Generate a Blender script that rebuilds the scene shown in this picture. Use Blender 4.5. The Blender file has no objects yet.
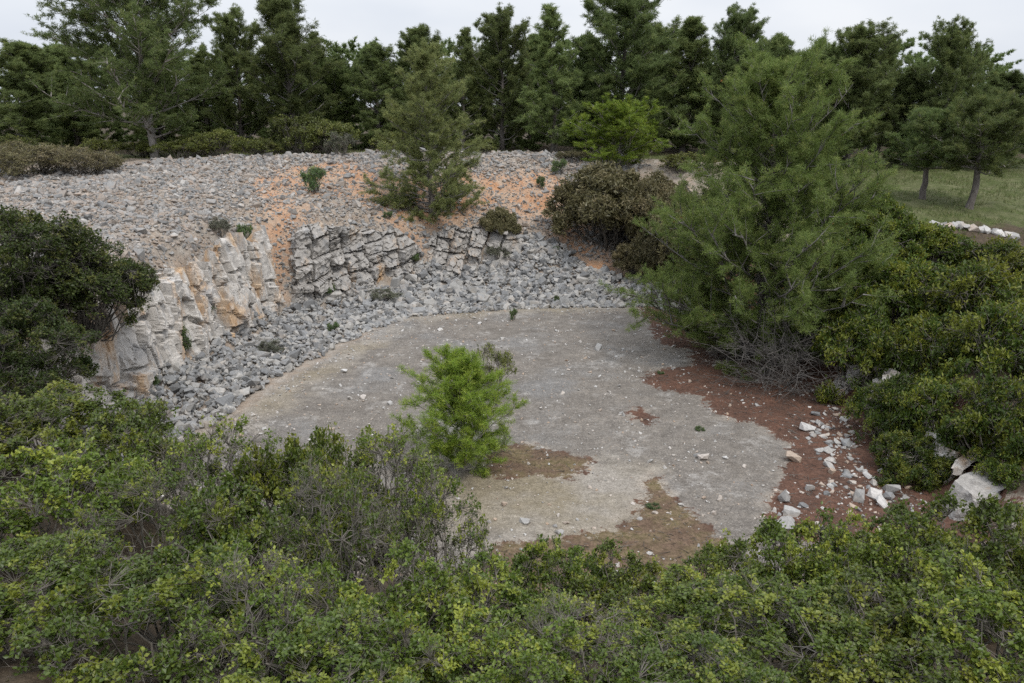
import bpy, bmesh, math, random
import numpy as np
from mathutils import Vector, Matrix
R = math.radians
SC = bpy.context.scene
COL = SC.collection

# ------------------------------------------------------------------ camera, sky, sun, exposure
CAM_Z, FPX, PITCH = 8.0, 796.0, R(16.5)
cam_d = bpy.data.cameras.new('camera'); cam = bpy.data.objects.new('camera', cam_d); COL.objects.link(cam)
cam.location = (0, 0, CAM_Z); cam.rotation_euler = (R(90) - PITCH, 0, 0)
cam_d.sensor_width = 36; cam_d.lens = 36 * FPX / 1024; cam_d.clip_end = 3000; cam_d.clip_start = 0.05
SC.camera = cam

SUN_EL, SUN_AZ = R(56), R(145)          # azimuth clockwise from +Y: behind and right of the camera
world = bpy.data.worlds.new('World'); SC.world = world; world.use_nodes = True
nt = world.node_tree; nt.nodes.clear()
def wn(t, **k):
    n = nt.nodes.new(t)
    for a, b in k.items(): setattr(n, a, b)
    return n
sky = wn('ShaderNodeTexSky', sky_type='NISHITA', sun_disc=False, sun_elevation=SUN_EL, sun_rotation=SUN_AZ,
         air_density=1.0, dust_density=3.0, ozone_density=1.0)
tc = wn('ShaderNodeTexCoord')
mp = wn('ShaderNodeMapping'); mp.inputs['Scale'].default_value = (1.0, 1.0, 2.6)
nz = wn('ShaderNodeTexNoise'); nz.inputs['Scale'].default_value = 1.6; nz.inputs['Detail'].default_value = 5; nz.inputs['Roughness'].default_value = .5
cr = wn('ShaderNodeValToRGB')
cr.color_ramp.elements[0].position = .32; cr.color_ramp.elements[0].color = (5.6, 6.15, 7.2, 1)
cr.color_ramp.elements[1].position = .62; cr.color_ramp.elements[1].color = (8.2, 8.4, 8.8, 1)
mx = wn('ShaderNodeMix', data_type='RGBA'); mx.inputs['Factor'].default_value = .88
bg = wn('ShaderNodeBackground'); bg.inputs['Strength'].default_value = .1
wo = wn('ShaderNodeOutputWorld')
L = nt.links.new
L(tc.outputs['Generated'], mp.inputs['Vector']); L(mp.outputs['Vector'], nz.inputs['Vector'])
L(nz.outputs['Fac'], cr.inputs['Fac']); L(sky.outputs['Color'], mx.inputs['A']); L(cr.outputs['Color'], mx.inputs['B'])
sp = wn('ShaderNodeSeparateXYZ'); L(tc.outputs['Generated'], sp.inputs[0])      # an overcast sky is brightest overhead
zg = wn('ShaderNodeMapRange'); zg.inputs['From Min'].default_value = .12; zg.inputs['To Min'].default_value = 1.0; zg.inputs['To Max'].default_value = 2.1; L(sp.outputs['Z'], zg.inputs['Value'])
mz = wn('ShaderNodeMix', data_type='RGBA', blend_type='MULTIPLY'); mz.inputs['Factor'].default_value = 1; L(mx.outputs['Result'], mz.inputs['A']); L(zg.outputs['Result'], mz.inputs['B'])
L(mz.outputs['Result'], bg.inputs['Color']); L(bg.outputs['Background'], wo.inputs['Surface'])
sd = bpy.data.lights.new('sun', 'SUN'); sun = bpy.data.objects.new('sun', sd); COL.objects.link(sun)
sd.energy = 1.5; sd.angle = R(14); sd.color = (1.0, .96, .9)
sdir = Vector((math.sin(SUN_AZ) * math.cos(SUN_EL), math.cos(SUN_AZ) * math.cos(SUN_EL), math.sin(SUN_EL)))
sun.rotation_euler = sdir.to_track_quat('Z', 'Y').to_euler()
SC.view_settings.view_transform = 'Standard'; SC.view_settings.look = 'None'
SC.view_settings.exposure = 0.24; SC.view_settings.gamma = 1.0; SC.view_settings.use_curve_mapping = False
SC.render.engine = 'CYCLES'
SC.cycles.max_bounces = 9; SC.cycles.diffuse_bounces = 7; SC.cycles.transmission_bounces = 4; SC.cycles.glossy_bounces = 2
SC.cycles.use_denoising = False

# ------------------------------------------------------------------ helpers: rays, noise, polygons
def ray(px, py):
    xc, yc = (px - 512) / FPX, (341.5 - py) / FPX
    c, s = math.cos(PITCH), math.sin(PITCH)
    y = c + yc * s; z = -s + yc * c
    return xc / y, z / y
def at(px, py, Y):
    a, b = ray(px, py); return np.array((a * Y, Y, CAM_Z + b * Y))
def on_z(px, py, z=0.0):
    a, b = ray(px, py); Y = (z - CAM_Z) / b
    return np.array((a * Y, Y))
def h01(ix, iy, iz, seed=0):
    n = (ix.astype(np.int64) * 374761393 + iy.astype(np.int64) * 668265263 + iz.astype(np.int64) * 2147483647 * 3 + seed * 1274126177) & 0xffffffff
    n = ((n ^ (n >> 13)) * 1274126177) & 0xffffffff
    n = ((n ^ (n >> 16)) * 2246822519) & 0xffffffff
    return ((n ^ (n >> 15)) & 0xffffff) / float(0xffffff)
def vnoise(x, y, seed=0):
    ix, iy = np.floor(x), np.floor(y); fx, fy = x - ix, y - iy
    fx = fx * fx * (3 - 2 * fx); fy = fy * fy * (3 - 2 * fy); z = np.zeros_like(ix)
    a = h01(ix, iy, z, seed); b = h01(ix + 1, iy, z, seed); c = h01(ix, iy + 1, z, seed); d = h01(ix + 1, iy + 1, z, seed)
    return (a + (b - a) * fx) * (1 - fy) + (c + (d - c) * fx) * fy - .5
def fbm(x, y, seed=0, o=4):
    s = np.zeros_like(x); a = 1.0
    for k in range(o):
        s += a * vnoise(x * 2 ** k + 17.3 * k, y * 2 ** k - 9.1 * k, seed + k); a *= .5
    return s
def worley(x, y, seed=0):
    """nearest cell: id hash, offset to its point, F1, F2"""
    ix, iy = np.floor(x), np.floor(y)
    f1 = np.full(x.shape, 9.0); f2 = np.full(x.shape, 9.0); cid = np.zeros(x.shape); ox = np.zeros(x.shape); oy = np.zeros(x.shape)
    for dx in (-1, 0, 1):
        for dy in (-1, 0, 1):
            cx, cy = ix + dx, iy + dy; z = np.zeros_like(cx)
            qx = cx + .15 + .7 * h01(cx, cy, z, seed + 1) - x; qy = cy + .15 + .7 * h01(cx, cy, z, seed + 2) - y
            d = np.hypot(qx, qy); near = d < f1
            f2 = np.where(near, f1, np.minimum(f2, d)); f1 = np.where(near, d, f1)
            cid = np.where(near, h01(cx, cy, z, seed + 3), cid); ox = np.where(near, qx, ox); oy = np.where(near, qy, oy)
    return cid, ox, oy, f1, f2
def bricks(x, y, seed=0):
    yy = y + .32 * vnoise(x * .35, y * .8, seed + 4); r = np.floor(yy); z = np.zeros_like(r)
    xx = x * (.7 + .6 * h01(r, z, z, seed)) + 7.7 * h01(r, z, z, seed + 1) + .35 * vnoise(x * .8, y * .8, seed + 5) + .18 * (yy - r) * (h01(r, z, z, seed + 2) - .5); c = np.floor(xx)
    fx_, fy_ = xx - c, yy - r; cid = h01(c, r, z, seed + 3)
    return cid, fx_ - .5, fy_ - .5, np.zeros_like(x), 1.1 * np.minimum(np.minimum(fx_, 1 - fx_), np.minimum(fy_, 1 - fy_))
def sdpoly(x, y, poly):
    """signed distance, positive inside"""
    P = np.asarray(poly, float); d = np.full(x.shape, 1e9); ins = np.zeros(x.shape, bool)
    for i in range(len(P)):
        a, b = P[i], P[(i + 1) % len(P)]
        e = b - a; t = np.clip(((x - a[0]) * e[0] + (y - a[1]) * e[1]) / max(e @ e, 1e-9), 0, 1)
        d = np.minimum(d, np.hypot(x - a[0] - t * e[0], y - a[1] - t * e[1]))
        c = (a[1] > y) != (b[1] > y)
        xi = a[0] + (y - a[1]) / (b[1] - a[1] if b[1] != a[1] else 1e-9) * e[0]
        ins ^= c & (x < xi)
    return np.where(ins, d, -d)
def sstep(a, b, x):
    t = np.clip((x - a) / (b - a), 0, 1); return t * t * (3 - 2 * t)
def px_poly(pts, z=0.0): return [on_z(px, py, z) for px, py in pts]
def nrm(v): return v / np.maximum(np.linalg.norm(v, axis=-1, keepdims=True), 1e-9)

# ------------------------------------------------------------------ helpers: meshes and objects
class MB:
    def __init__(s): s.v = []; s.f = {3: [], 4: []}; s.t = []; s.n = 0
    def add(s, v, f, tint=0.5):
        v = np.asarray(v, float).reshape(-1, 3); f = np.asarray(f, np.int64)
        if len(v) == 0: return
        s.v.append(v); s.f[f.shape[1]].append(f + s.n); s.n += len(v)
        s.t.append(np.broadcast_to(np.asarray(tint, float), (len(v),)) if np.ndim(tint) < 2 else tint)
    def segs(s, P0, P1, R0, R1, k=3):
        P0, P1 = np.asarray(P0, float).reshape(-1, 3), np.asarray(P1, float).reshape(-1, 3); n = len(P0)
        if n == 0: return
        R0 = np.broadcast_to(np.asarray(R0, float), (n,)); R1 = np.broadcast_to(np.asarray(R1, float), (n,))
        d = nrm(P1 - P0); up = np.where(np.abs(d[:, 2:3]) > .9, [[1., 0, 0]], [[0, 0, 1.]])
        a = nrm(np.cross(d, up)); b = np.cross(d, a)
        ang = np.arange(k) * 2 * np.pi / k
        ring = a[:, None] * np.cos(ang)[None, :, None] + b[:, None] * np.sin(ang)[None, :, None]
        V = np.stack([P0[:, None] + ring * R0[:, None, None], P1[:, None] + ring * R1[:, None, None]], 1)
        i = np.arange(k); j = (i + 1) % k
        q = np.stack([i, j, j + k, i + k], 1)
        s.add(V, (q[None] + (np.arange(n) * 2 * k)[:, None, None]).reshape(-1, 4))
    def loft(s, P, rad, k=7, rough=0.0, rs=None):
        P = np.asarray(P, float); n = len(P); T = np.gradient(P, axis=0); T = nrm(T)
        a = np.cross(T[0], (0, 0, 1.) if abs(T[0][2]) < .9 else (1., 0, 0)); a /= np.linalg.norm(a)
        V = []; ang = np.arange(k) * 2 * np.pi / k
        for i in range(n):
            a = a - T[i] * (a @ T[i]); a /= max(np.linalg.norm(a), 1e-9); b = np.cross(T[i], a)
            r = rad[i] * (1 + (rs.uniform(-rough, rough, k) if rs is not None else 0))
            V.append(P[i] + (np.outer(np.cos(ang) * r, a) + np.outer(np.sin(ang) * r, b)))
        i = np.arange(k); j = (i + 1) % k
        q = np.concatenate([np.stack([i, j, j + k, i + k], 1) + m * k for m in range(n - 1)])
        s.add(np.concatenate(V), q)
    def needles(s, P, D, Ln, W, tint=.5):
        """thin tapering blades"""
        n = len(P)
        if n == 0: return
        side = nrm(np.cross(D, nrm(RS.normal(size=(n, 3))))) * (np.asarray(W).reshape(-1, 1) * .5)
        tip = P + D * np.asarray(Ln).reshape(-1, 1)
        V = np.stack([P - side, P + side, tip + side * .35], 1)
        s.add(V, np.arange(3 * n).reshape(n, 3), np.repeat(np.broadcast_to(tint, (n,)), 3))
    def leaves(s, P, D, Ln, W, tint=.5):
        """pointed leaves folded along the midrib, four corners each"""
        n = len(P)
        if n == 0: return
        Ln = np.asarray(Ln).reshape(-1, 1); W = np.asarray(W).reshape(-1, 1)
        side = nrm(np.cross(D, nrm(RS.normal(size=(n, 3)) * .55 + (0, 0, 1.)))); up = np.cross(side, D)
        m = P + D * Ln * .52
        V = np.stack([P, m + side * W * .5 + up * W * .14, P + D * Ln, m - side * W * .5 + up * W * .14], 1)
        s.add(V, np.arange(4 * n).reshape(n, 4), np.repeat(np.broadcast_to(tint, (n,)), 4))
    def mesh(s, name, mat, smooth=False):
        me = bpy.data.meshes.new(name)
        V = np.concatenate(s.v); fs = [np.concatenate(s.f[k]) for k in (3, 4) if s.f[k]]
        loops = np.concatenate([f.ravel() for f in fs]); tot = np.concatenate([np.full(len(f), f.shape[1]) for f in fs])
        me.vertices.add(len(V)); me.vertices.foreach_set('co', V.astype(np.float32).ravel())
        me.loops.add(len(loops)); me.loops.foreach_set('vertex_index', loops.astype(np.int32))
        me.polygons.add(len(tot)); me.polygons.foreach_set('loop_start', (np.cumsum(tot) - tot).astype(np.int32))
        at_ = me.attributes.new('tint', 'FLOAT', 'POINT'); at_.data.foreach_set('value', np.concatenate(s.t).astype(np.float32))
        me.polygons.foreach_set('use_smooth', np.full(len(tot), smooth))
        me.update(calc_edges=True); me.validate(); me.materials.append(mat)
        return me
RS = np.random.RandomState(7)
def link(name, data, parent=None):
    o = bpy.data.objects.new(name, data); COL.objects.link(o)
    if parent: o.parent = parent
    return o
def tag(o, label=None, cat=None, group=None, kind=None):
    for k, v in (('label', label), ('category', cat), ('group', group), ('kind', kind)):
        if v: o[k] = v
    return o

# ------------------------------------------------------------------ materials
def mat(name):
    m = bpy.data.materials.new(name); m.use_nodes = True; t = m.node_tree; t.nodes.clear()
    def N(ty, **k):
        n = t.nodes.new(ty)
        for a, b in k.items():
            if a.startswith('i_'): n.inputs[a[2:].replace('_', ' ')].default_value = b
            else: setattr(n, a, b)
        return n
    return m, N, t.links.new
def ramp(N, stops, interp='LINEAR'):
    r = N('ShaderNodeValToRGB'); e = r.color_ramp.elements; r.color_ramp.interpolation = interp
    while len(e) < len(stops): e.new(.5)
    for i, (p, c) in enumerate(stops): e[i].position = p; e[i].color = (c if len(c) == 4 else (*c, 1))
    return r
def foliage_mat(name, cols, hi, trans=.3, gloss=.05, rough=.45):
    """cols: older leaf colours; hi: colour of the fresh growth (tint near 1)"""
    m, N, C = mat(name)
    g = N('ShaderNodeNewGeometry'); oi = N('ShaderNodeObjectInfo'); a = N('ShaderNodeAttribute', attribute_name='tint')
    r = ramp(N, [(i / (len(cols) - 1), c) for i, c in enumerate(cols)]); C(g.outputs['Random Per Island'], r.inputs['Fac'])
    mr = N('ShaderNodeMapRange'); mr.inputs['From Min'].default_value = .5; mr.inputs['From Max'].default_value = 1.0
    C(a.outputs['Fac'], mr.inputs['Value'])
    x = N('ShaderNodeMix', data_type='RGBA'); C(mr.outputs['Result'], x.inputs['Factor']); C(r.outputs['Color'], x.inputs['A']); x.inputs['B'].default_value = (*hi, 1)
    hs = N('ShaderNodeHueSaturation'); C(x.outputs['Result'], hs.inputs['Color'])
    h1 = N('ShaderNodeMapRange'); h1.inputs['To Min'].default_value = .493; h1.inputs['To Max'].default_value = .510; C(oi.outputs['Random'], h1.inputs['Value'])
    h2 = N('ShaderNodeMapRange'); h2.inputs['To Min'].default_value = .72; h2.inputs['To Max'].default_value = 1.25
    w = N('ShaderNodeMath', operation='FRACT'); w2 = N('ShaderNodeMath', operation='MULTIPLY'); w2.inputs[1].default_value = 7.31
    C(oi.outputs['Random'], w2.inputs[0]); C(w2.outputs[0], w.inputs[0]); C(w.outputs[0], h2.inputs['Value'])
    C(h1.outputs['Result'], hs.inputs['Hue']); C(h2.outputs['Result'], hs.inputs['Value'])
    d = N('ShaderNodeBsdfDiffuse'); tr = N('ShaderNodeBsdfTranslucent'); C(hs.outputs['Color'], d.inputs['Color']); C(hs.outputs['Color'], tr.inputs['Color'])
    m1 = N('ShaderNodeMixShader'); m1.inputs['Fac'].default_value = trans; C(d.outputs[0], m1.inputs[1]); C(tr.outputs[0], m1.inputs[2])
    gl = N('ShaderNodeBsdfGlossy'); gl.inputs['Roughness'].default_value = rough
    m2 = N('ShaderNodeMixShader'); m2.inputs['Fac'].default_value = gloss; C(m1.outputs[0], m2.inputs[1]); C(gl.outputs[0], m2.inputs[2])
    o = N('ShaderNodeOutputMaterial'); C(m2.outputs[0], o.inputs['Surface'])
    return m
def bark_mat(name, c0, c1, scale=9):
    m, N, C = mat(name)
    t = N('ShaderNodeTexCoord'); mp = N('ShaderNodeMapping'); mp.inputs['Scale'].default_value = (1, 1, .3)
    n = N('ShaderNodeTexNoise', i_Scale=scale, i_Detail=6, i_Roughness=.7); C(t.outputs['Object'], mp.inputs['Vector']); C(mp.outputs[0], n.inputs['Vector'])
    r = ramp(N, [(.35, c0), (.65, c1)]); C(n.outputs['Fac'], r.inputs['Fac'])
    b = N('ShaderNodeBsdfPrincipled'); b.inputs['Roughness'].default_value = .9; C(r.outputs['Color'], b.inputs['Base Color'])
    bp = N('ShaderNodeBump', i_Strength=.6, i_Distance=.02); C(n.outputs['Fac'], bp.inputs['Height']); C(bp.outputs[0], b.inputs['Normal'])
    o = N('ShaderNodeOutputMaterial'); C(b.outputs[0], o.inputs['Surface'])
    return m
M = {}
M['pine_far'] = foliage_mat('pine_needles_dark', [(.11, .148, .052), (.155, .198, .07), (.195, .238, .088)], (.24, .27, .09), .5, .015)
M['pine_mid'] = foliage_mat('pine_needles_pale', [(.15, .19, .068), (.20, .235, .085), (.24, .27, .10)], (.29, .31, .11), .48, .02)
M['pine_right'] = foliage_mat('pine_needles_olive', [(.12, .17, .040), (.165, .215, .055), (.21, .255, .072)], (.27, .295, .085), .48, .02)
M['pine_small'] = foliage_mat('pine_needles_green', [(.10, .15, .045), (.14, .19, .058), (.18, .23, .075)], (.25, .28, .09), .48, .02)
M['pine_young'] = foliage_mat('pine_needles_bright', [(.16, .25, .03), (.22, .32, .04), (.28, .38, .055)], (.38, .45, .07), .45, .02)
M['cone'] = foliage_mat('pine_flower_buds', [(.26, .10, .03), (.34, .15, .05)], (.4, .2, .08), .1, .02)
M['oak'] = foliage_mat('oak_leaves', [(.055, .085, .012), (.09, .133, .017), (.13, .175, .025)], (.26, .285, .04), .35, .035, .45)
M['mastic'] = foliage_mat('mastic_leaves', [(.038, .07, .011), (.072, .115, .016), (.118, .16, .023)], (.235, .25, .035), .35, .025)
M['holm'] = foliage_mat('holm_leaves', [(.038, .06, .015), (.062, .09, .022), (.095, .125, .032)], (.16, .17, .045), .35, .02)
M['juniper'] = foliage_mat('brown_green_sprays', [(.10, .095, .042), (.145, .132, .06), (.185, .165, .08)], (.25, .21, .11), .25, .03)
M['heath'] = foliage_mat('heath_sprays', [(.085, .085, .034), (.14, .125, .055), (.175, .155, .08)], (.23, .19, .11), .25, .03)
M['under'] = foliage_mat('undergrowth_leaves', [(.08, .098, .022), (.125, .145, .032), (.165, .185, .045)], (.22, .225, .06), .3, .03)
M['herb'] = foliage_mat('herb_leaves', [(.05, .09, .03), (.08, .13, .04), (.11, .16, .05)], (.22, .26, .05), .3, .04)
M['grey_herb'] = foliage_mat('grey_herb_leaves', [(.07, .08, .05), (.11, .12, .075), (.15, .155, .1)], (.2, .2, .13), .3, .04)
M['grass'] = foliage_mat('meadow_grass', [(.06, .085, .02), (.085, .115, .028), (.12, .14, .045)], (.2, .18, .09), .3, .03)
M['bark'] = bark_mat('pine_bark', (.05, .042, .036), (.17, .15, .135))
M['limb'] = bark_mat('pine_limb_bark', (.10, .09, .08), (.26, .24, .215))
M['twig'] = bark_mat('grey_twig_bark', (.075, .066, .052), (.23, .208, .175), 14)
M['dark_twig'] = bark_mat('dark_twig_bark', (.05, .045, .038), (.15, .135, .115), 14)
M['brush'] = bark_mat('dead_brush_bark', (.05, .045, .04), (.155, .142, .13), 14)
M['dead'] = bark_mat('dead_twig_bark', (.09, .082, .075), (.23, .215, .2), 14)

def stone_mat(name, cols, stain, stain_amt=.3):
    m, N, C = mat(name)
    g = N('ShaderNodeNewGeometry'); oi = N('ShaderNodeObjectInfo')
    ad = N('ShaderNodeMath', operation='ADD'); C(g.outputs['Random Per Island'], ad.inputs[0]); C(oi.outputs['Random'], ad.inputs[1])
    fr = N('ShaderNodeMath', operation='FRACT'); C(ad.outputs[0], fr.inputs[0])
    r = ramp(N, [(i / (len(cols) - 1), c) for i, c in enumerate(cols)]); C(fr.outputs[0], r.inputs['Fac'])
    n = N('ShaderNodeTexNoise', i_Scale=14, i_Detail=5, i_Roughness=.65); C(g.outputs['Position'], n.inputs['Vector'])
    v = N('ShaderNodeMapRange', i_From_Min=.25, i_From_Max=.75, i_To_Min=.72, i_To_Max=1.25); C(n.outputs['Fac'], v.inputs['Value'])
    mu = N('ShaderNodeMix', data_type='RGBA', blend_type='MULTIPLY'); mu.inputs['Factor'].default_value = 1
    C(r.outputs['Color'], mu.inputs['A']); C(v.outputs['Result'], mu.inputs['B'])
    n2 = N('ShaderNodeTexNoise', i_Scale=2.2, i_Detail=6, i_Roughness=.7); C(g.outputs['Position'], n2.inputs['Vector'])
    s = ramp(N, [(.52, (0, 0, 0)), (.72, (stain_amt * 2,) * 3)]); C(n2.outputs['Fac'], s.inputs['Fac'])
    x = N('ShaderNodeMix', data_type='RGBA'); C(s.outputs['Color'], x.inputs['Factor']); C(mu.outputs['Result'], x.inputs['A']); x.inputs['B'].default_value = (*stain, 1)
    b = N('ShaderNodeBsdfPrincipled'); b.inputs['Roughness'].default_value = .85; b.inputs['Specular IOR Level'].default_value = .3
    C(x.outputs['Result'], b.inputs['Base Color'])
    bp = N('ShaderNodeBump', i_Strength=.5, i_Distance=.02); C(n.outputs['Fac'], bp.inputs['Height']); C(bp.outputs[0], b.inputs['Normal'])
    o = N('ShaderNodeOutputMaterial'); C(b.outputs[0], o.inputs['Surface'])
    return m
M['stone'] = stone_mat('grey_limestone', [(.145, .147, .147), (.21, .211, .209), (.26, .26, .255), (.29, .28, .26), (.37, .355, .33)], (.42, .31, .2), .16)
M['pale_stone'] = stone_mat('pale_limestone', [(.155, .156, .154), (.23, .227, .218), (.28, .27, .255), (.26, .215, .175), (.38, .365, .34)], (.40, .24, .13), .22)
M['white_stone'] = stone_mat('white_limestone', [(.27, .262, .25), (.38, .37, .35), (.50, .485, .46), (.34, .25, .18), (.42, .40, .37)], (.42, .32, .22), .2)

# ------------------------------------------------------------------ terrain shape
FLOOR = [(-8.2, 16.5), (-7.5, 19.3), (-6.7, 23.2), (-5.2, 28.3), (-4.0, 30.6), (0, 31.9), (5.3, 32.2), (7.3, 29), (8.6, 24.5), (9.2, 20), (9.3, 16), (8.3, 13.2),
         (4.5, 12.2), (0, 11.9), (-4, 12.8), (-7, 14.5)]
CT = []
def c3(*pts): CT.extend(pts)
for i in range(len(FLOOR)):
    a, b = np.array(FLOOR[i]), np.array(FLOOR[(i + 1) % len(FLOOR)])
    c3((*a, 0), (*((a + b) / 2), 0))
for x in (-4, 0, 4):
    for y in (16, 20, 24, 28): c3((x, y, 0))
c3((7, 20, 0), (7, 25, 0), (-6.5, 18, 0))
# left wall: foot on the talus, top of the cliff, bank above
for (x, y, zb, zt) in ((-10.9, 15.5, 1.2, 2.9), (-10.7, 18.5, .9, 2.9), (-10.4, 21, .85, 3.0), (-10.2, 24, .9, 3.1), (-9.9, 27, .95, 3.3), (-9.5, 30, 1.0, 3.4)):
    c3((x - .35, y, zb), (x - 1.15, y, zt))
c3((-14, 18, 3.7), (-14, 22, 3.75), (-14, 26, 4.0), (-13.5, 30, 4.1), (-13, 33, 4.3), (-17, 24, 4.2), (-17, 30, 4.5), (-17, 35, 4.75), (-22, 28, 4.45), (-22, 36, 4.7),
   (-20, 40, 5.05), (-26, 44, 5.0), (-18, 44, 5.2), (-14, 40, 5.1), (-30, 30, 4.5), (-20, 18, 4.0))
# back wall: ledge foot, ledge top, slope, rim
c3((-9.1, 31.8, 1.0), (-7, 33.1, 1.0), (-4.8, 34.6, 1.0), (-3, 36.0, 1.15), (-.5, 36.2, 1.15), (1, 36, 1.3), (3, 36, 1.3), (5, 35.6, 1.2), (7, 33.5, .9))
c3((-9.4, 33.1, 3.1), (-7.3, 34.4, 3.05), (-5.2, 35.8, 2.85), (-3.2, 37.2, 2.75), (-.6, 37.4, 2.7), (1.5, 37.6, 2.2), (3.5, 38, 2.3), (6, 37.5, 2.2), (8.5, 35.5, 2.0), (9.5, 31.5, 1.0))
c3((-11, 36.5, 4.3), (-8.5, 38, 4.2), (-5.5, 39.3, 4.1), (-2.5, 40.2, 4.1), (0, 40.4, 4.1), (2.5, 40.6, 3.9), (5, 41, 3.9), (9, 39.5, 3.7))
c3((-13, 42.5, 5.35), (-9, 43, 5.5), (-6, 43, 5.45), (-3, 43.2, 5.45), (0, 43.3, 5.45), (2.6, 43.8, 5.3), (6, 44.5, 5.2), (10, 44, 4.9),
   (-9, 47, 5.3), (0, 48, 5.1), (6, 49, 5.1), (-16, 48, 5.2), (12, 50, 5.0))
# right wall under the shrubs
for (x, y, zt) in ((9.4, 14.5, 1.2), (9.6, 18, 1.4), (9.7, 22, 1.6), (10.0, 26, 1.7), (10.6, 30, 1.9)):
    c3((x, y, .1), (x + .8, y, zt))
c3((13, 16, 1.7), (14, 22, 1.9), (14, 27, 2.4), (14, 32, 3.5), (16, 36, 4.1), (20, 32, 3.6), (20, 27, 2.6), (20, 22, 2.2), (22, 38, 4.3), (26, 46, 4.9), (18, 44, 4.8), (30, 36, 4.3), (30, 24, 3.0), (14, 40, 4.3), (12, 35, 3.3))
# near slope under the camera
c3((0, 0, 5.2), (-7, 0, 5.2), (7, 0, 5.1), (0, 2.5, 4.7), (-3, 4.5, 4.0), (3, 4.5, 3.8), (0, 8, 2.0), (4, 8, 1.9), (-4, 8, 2.6), (8, 8, 2.2), (-9, 9, 3.2), (-9, 13, 2.6), (-6, 12, 1.6),
   (-13, 14, 3.3), (-14, 8, 4.1), (12, 10, 2.2), (10.5, 13, 1.4), (7.5, 11, 1.2), (2, 10.5, .9), (14, 4, 4.0), (0, -15, 5.3), (-30, 5, 4.6), (30, 8, 4.4))
for k in range(12):
    c3((90 * math.cos(k * math.pi / 6), 30 + 90 * math.sin(k * math.pi / 6), 5.1))
CT = np.array(CT, float)
_, keep = np.unique(np.round(CT[:, :2], 2), axis=0, return_index=True); CT = CT[keep]
def kern(r): return np.sqrt(r * r + .15)
_A = kern(np.hypot(CT[:, None, 0] - CT[None, :, 0], CT[:, None, 1] - CT[None, :, 1])) ; _m = CT[:, 2].mean()
_W = np.linalg.solve(_A + np.eye(len(CT)) * 1e-6, CT[:, 2] - _m)
def height(x, y, fine=True):
    x = np.atleast_1d(np.asarray(x, float)); y = np.atleast_1d(np.asarray(y, float)); sh = x.shape
    xf, yf = x.ravel(), y.ravel(); z = np.full(xf.shape, _m)
    for i in range(0, len(xf), 40000):
        s = slice(i, i + 40000)
        z[s] = _m + kern(np.hypot(xf[s, None] - CT[None, :, 0], yf[s, None] - CT[None, :, 1])) @ _W
    r = np.hypot(xf, yf - 30); w = sstep(55, 85, r); z = z * (1 - w) + 5.1 * w
    inside = sstep(-.5, .5, sdpoly(xf, yf, FLOOR))
    z = np.maximum(z, -.05) * (1 - inside)
    rough = 1 - inside
    z += rough * (.22 * fbm(xf * .45, yf * .45, 3, 4) + .10 * fbm(xf * 1.9, yf * 1.9, 11, 3)) + (.04 * fbm(xf * .5, yf * .5, 21, 3) + .012 * fbm(xf * 5, yf * 5, 31, 2)) * inside
    w2 = sstep(60, 140, r); z += w2 * 1.5 * fbm(xf * .02, yf * .02, 41, 2)
    return z.reshape(sh)
def hz(x, y): return float(height(x, y)[0])

# red earth, tan and other patches on the quarry floor, as outlines on the ground
RED = [px_poly(p) for p in (
    [(632, 300), (648, 322), (660, 344), (692, 350), (690, 366), (652, 371), (642, 378), (655, 388), (700, 396), (716, 415), (762, 426), (792, 446), (784, 472), (770, 500), (764, 520), (792, 540), (990, 560), (1040, 480), (900, 400), (850, 370), (800, 300), (700, 285)],
    [(626, 412), (640, 408), (656, 418), (648, 425), (632, 420)],
    [(486, 452), (520, 444), (560, 452), (592, 460), (575, 478), (530, 476), (490, 476)],
    [(650, 474), (660, 480), (672, 498), (700, 518), (722, 540), (735, 600), (470, 610), (488, 548), (505, 542), (560, 540), (612, 530), (640, 512), (645, 490)])]
TAN = [px_poly(p) for p in ([(440, 480), (520, 455), (600, 460), (650, 468), (660, 500), (620, 540), (500, 550), (430, 530)],
                            [(225, 440), (230, 415), (300, 375), (350, 345), (395, 325), (400, 332), (320, 380), (255, 430)],
                            [(390, 300), (640, 296), (640, 310), (520, 312), (400, 322)])]
ORANGE = [(-10.2, 35.6), (-8.6, 34.6), (-8.9, 32.6), (-9.3, 30.8), (-9.9, 31.2), (-10.8, 34), (-12.5, 37.5), (-11.5, 40.5), (-8.5, 41.8), (-5, 40.8), (-2.5, 41.6), (0, 41.5), (1.4, 42.6),
          (2.6, 42), (3.6, 39.6), (4.4, 36.6), (5.2, 34.6), (3.0, 34.8), (1.6, 38.2), (-.5, 38.4), (-2.2, 37.4), (-4, 36.2), (-4.2, 34.8), (-5.2, 35.3), (-6.5, 36.4)]

def axis(segs):
    out = [segs[0][0]]
    for a, b, st in segs:
        n = max(1, int(round((b - a) / st))); out += list(a + (b - a) * (np.arange(n) + 1) / n)
    return np.array(out)
gx = axis([(-900, -200, 100), (-200, -60, 20), (-60, -26, 2), (-26, -13, .25), (-13, 11, .09), (11, 24, .3), (24, 60, 2), (60, 200, 20), (200, 900, 100)])
gy = axis([(-300, -60, 40), (-60, -6, 4), (-6, 11, .3), (11, 38, .09), (38, 50, .2), (50, 70, 1.5), (70, 200, 15), (200, 1500, 130)])
GX, GY = np.meshgrid(gx, gy, indexing='ij'); GZ = height(GX, GY)
nxg, nyg = GX.shape; ii = (np.arange(nxg - 1)[:, None] * nyg + np.arange(nyg - 1)[None, :]).ravel()
tb = MB(); tb.add(np.stack([GX, GY, GZ], -1), np.stack([ii, ii + nyg, ii + nyg + 1, ii + 1], 1))
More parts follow.
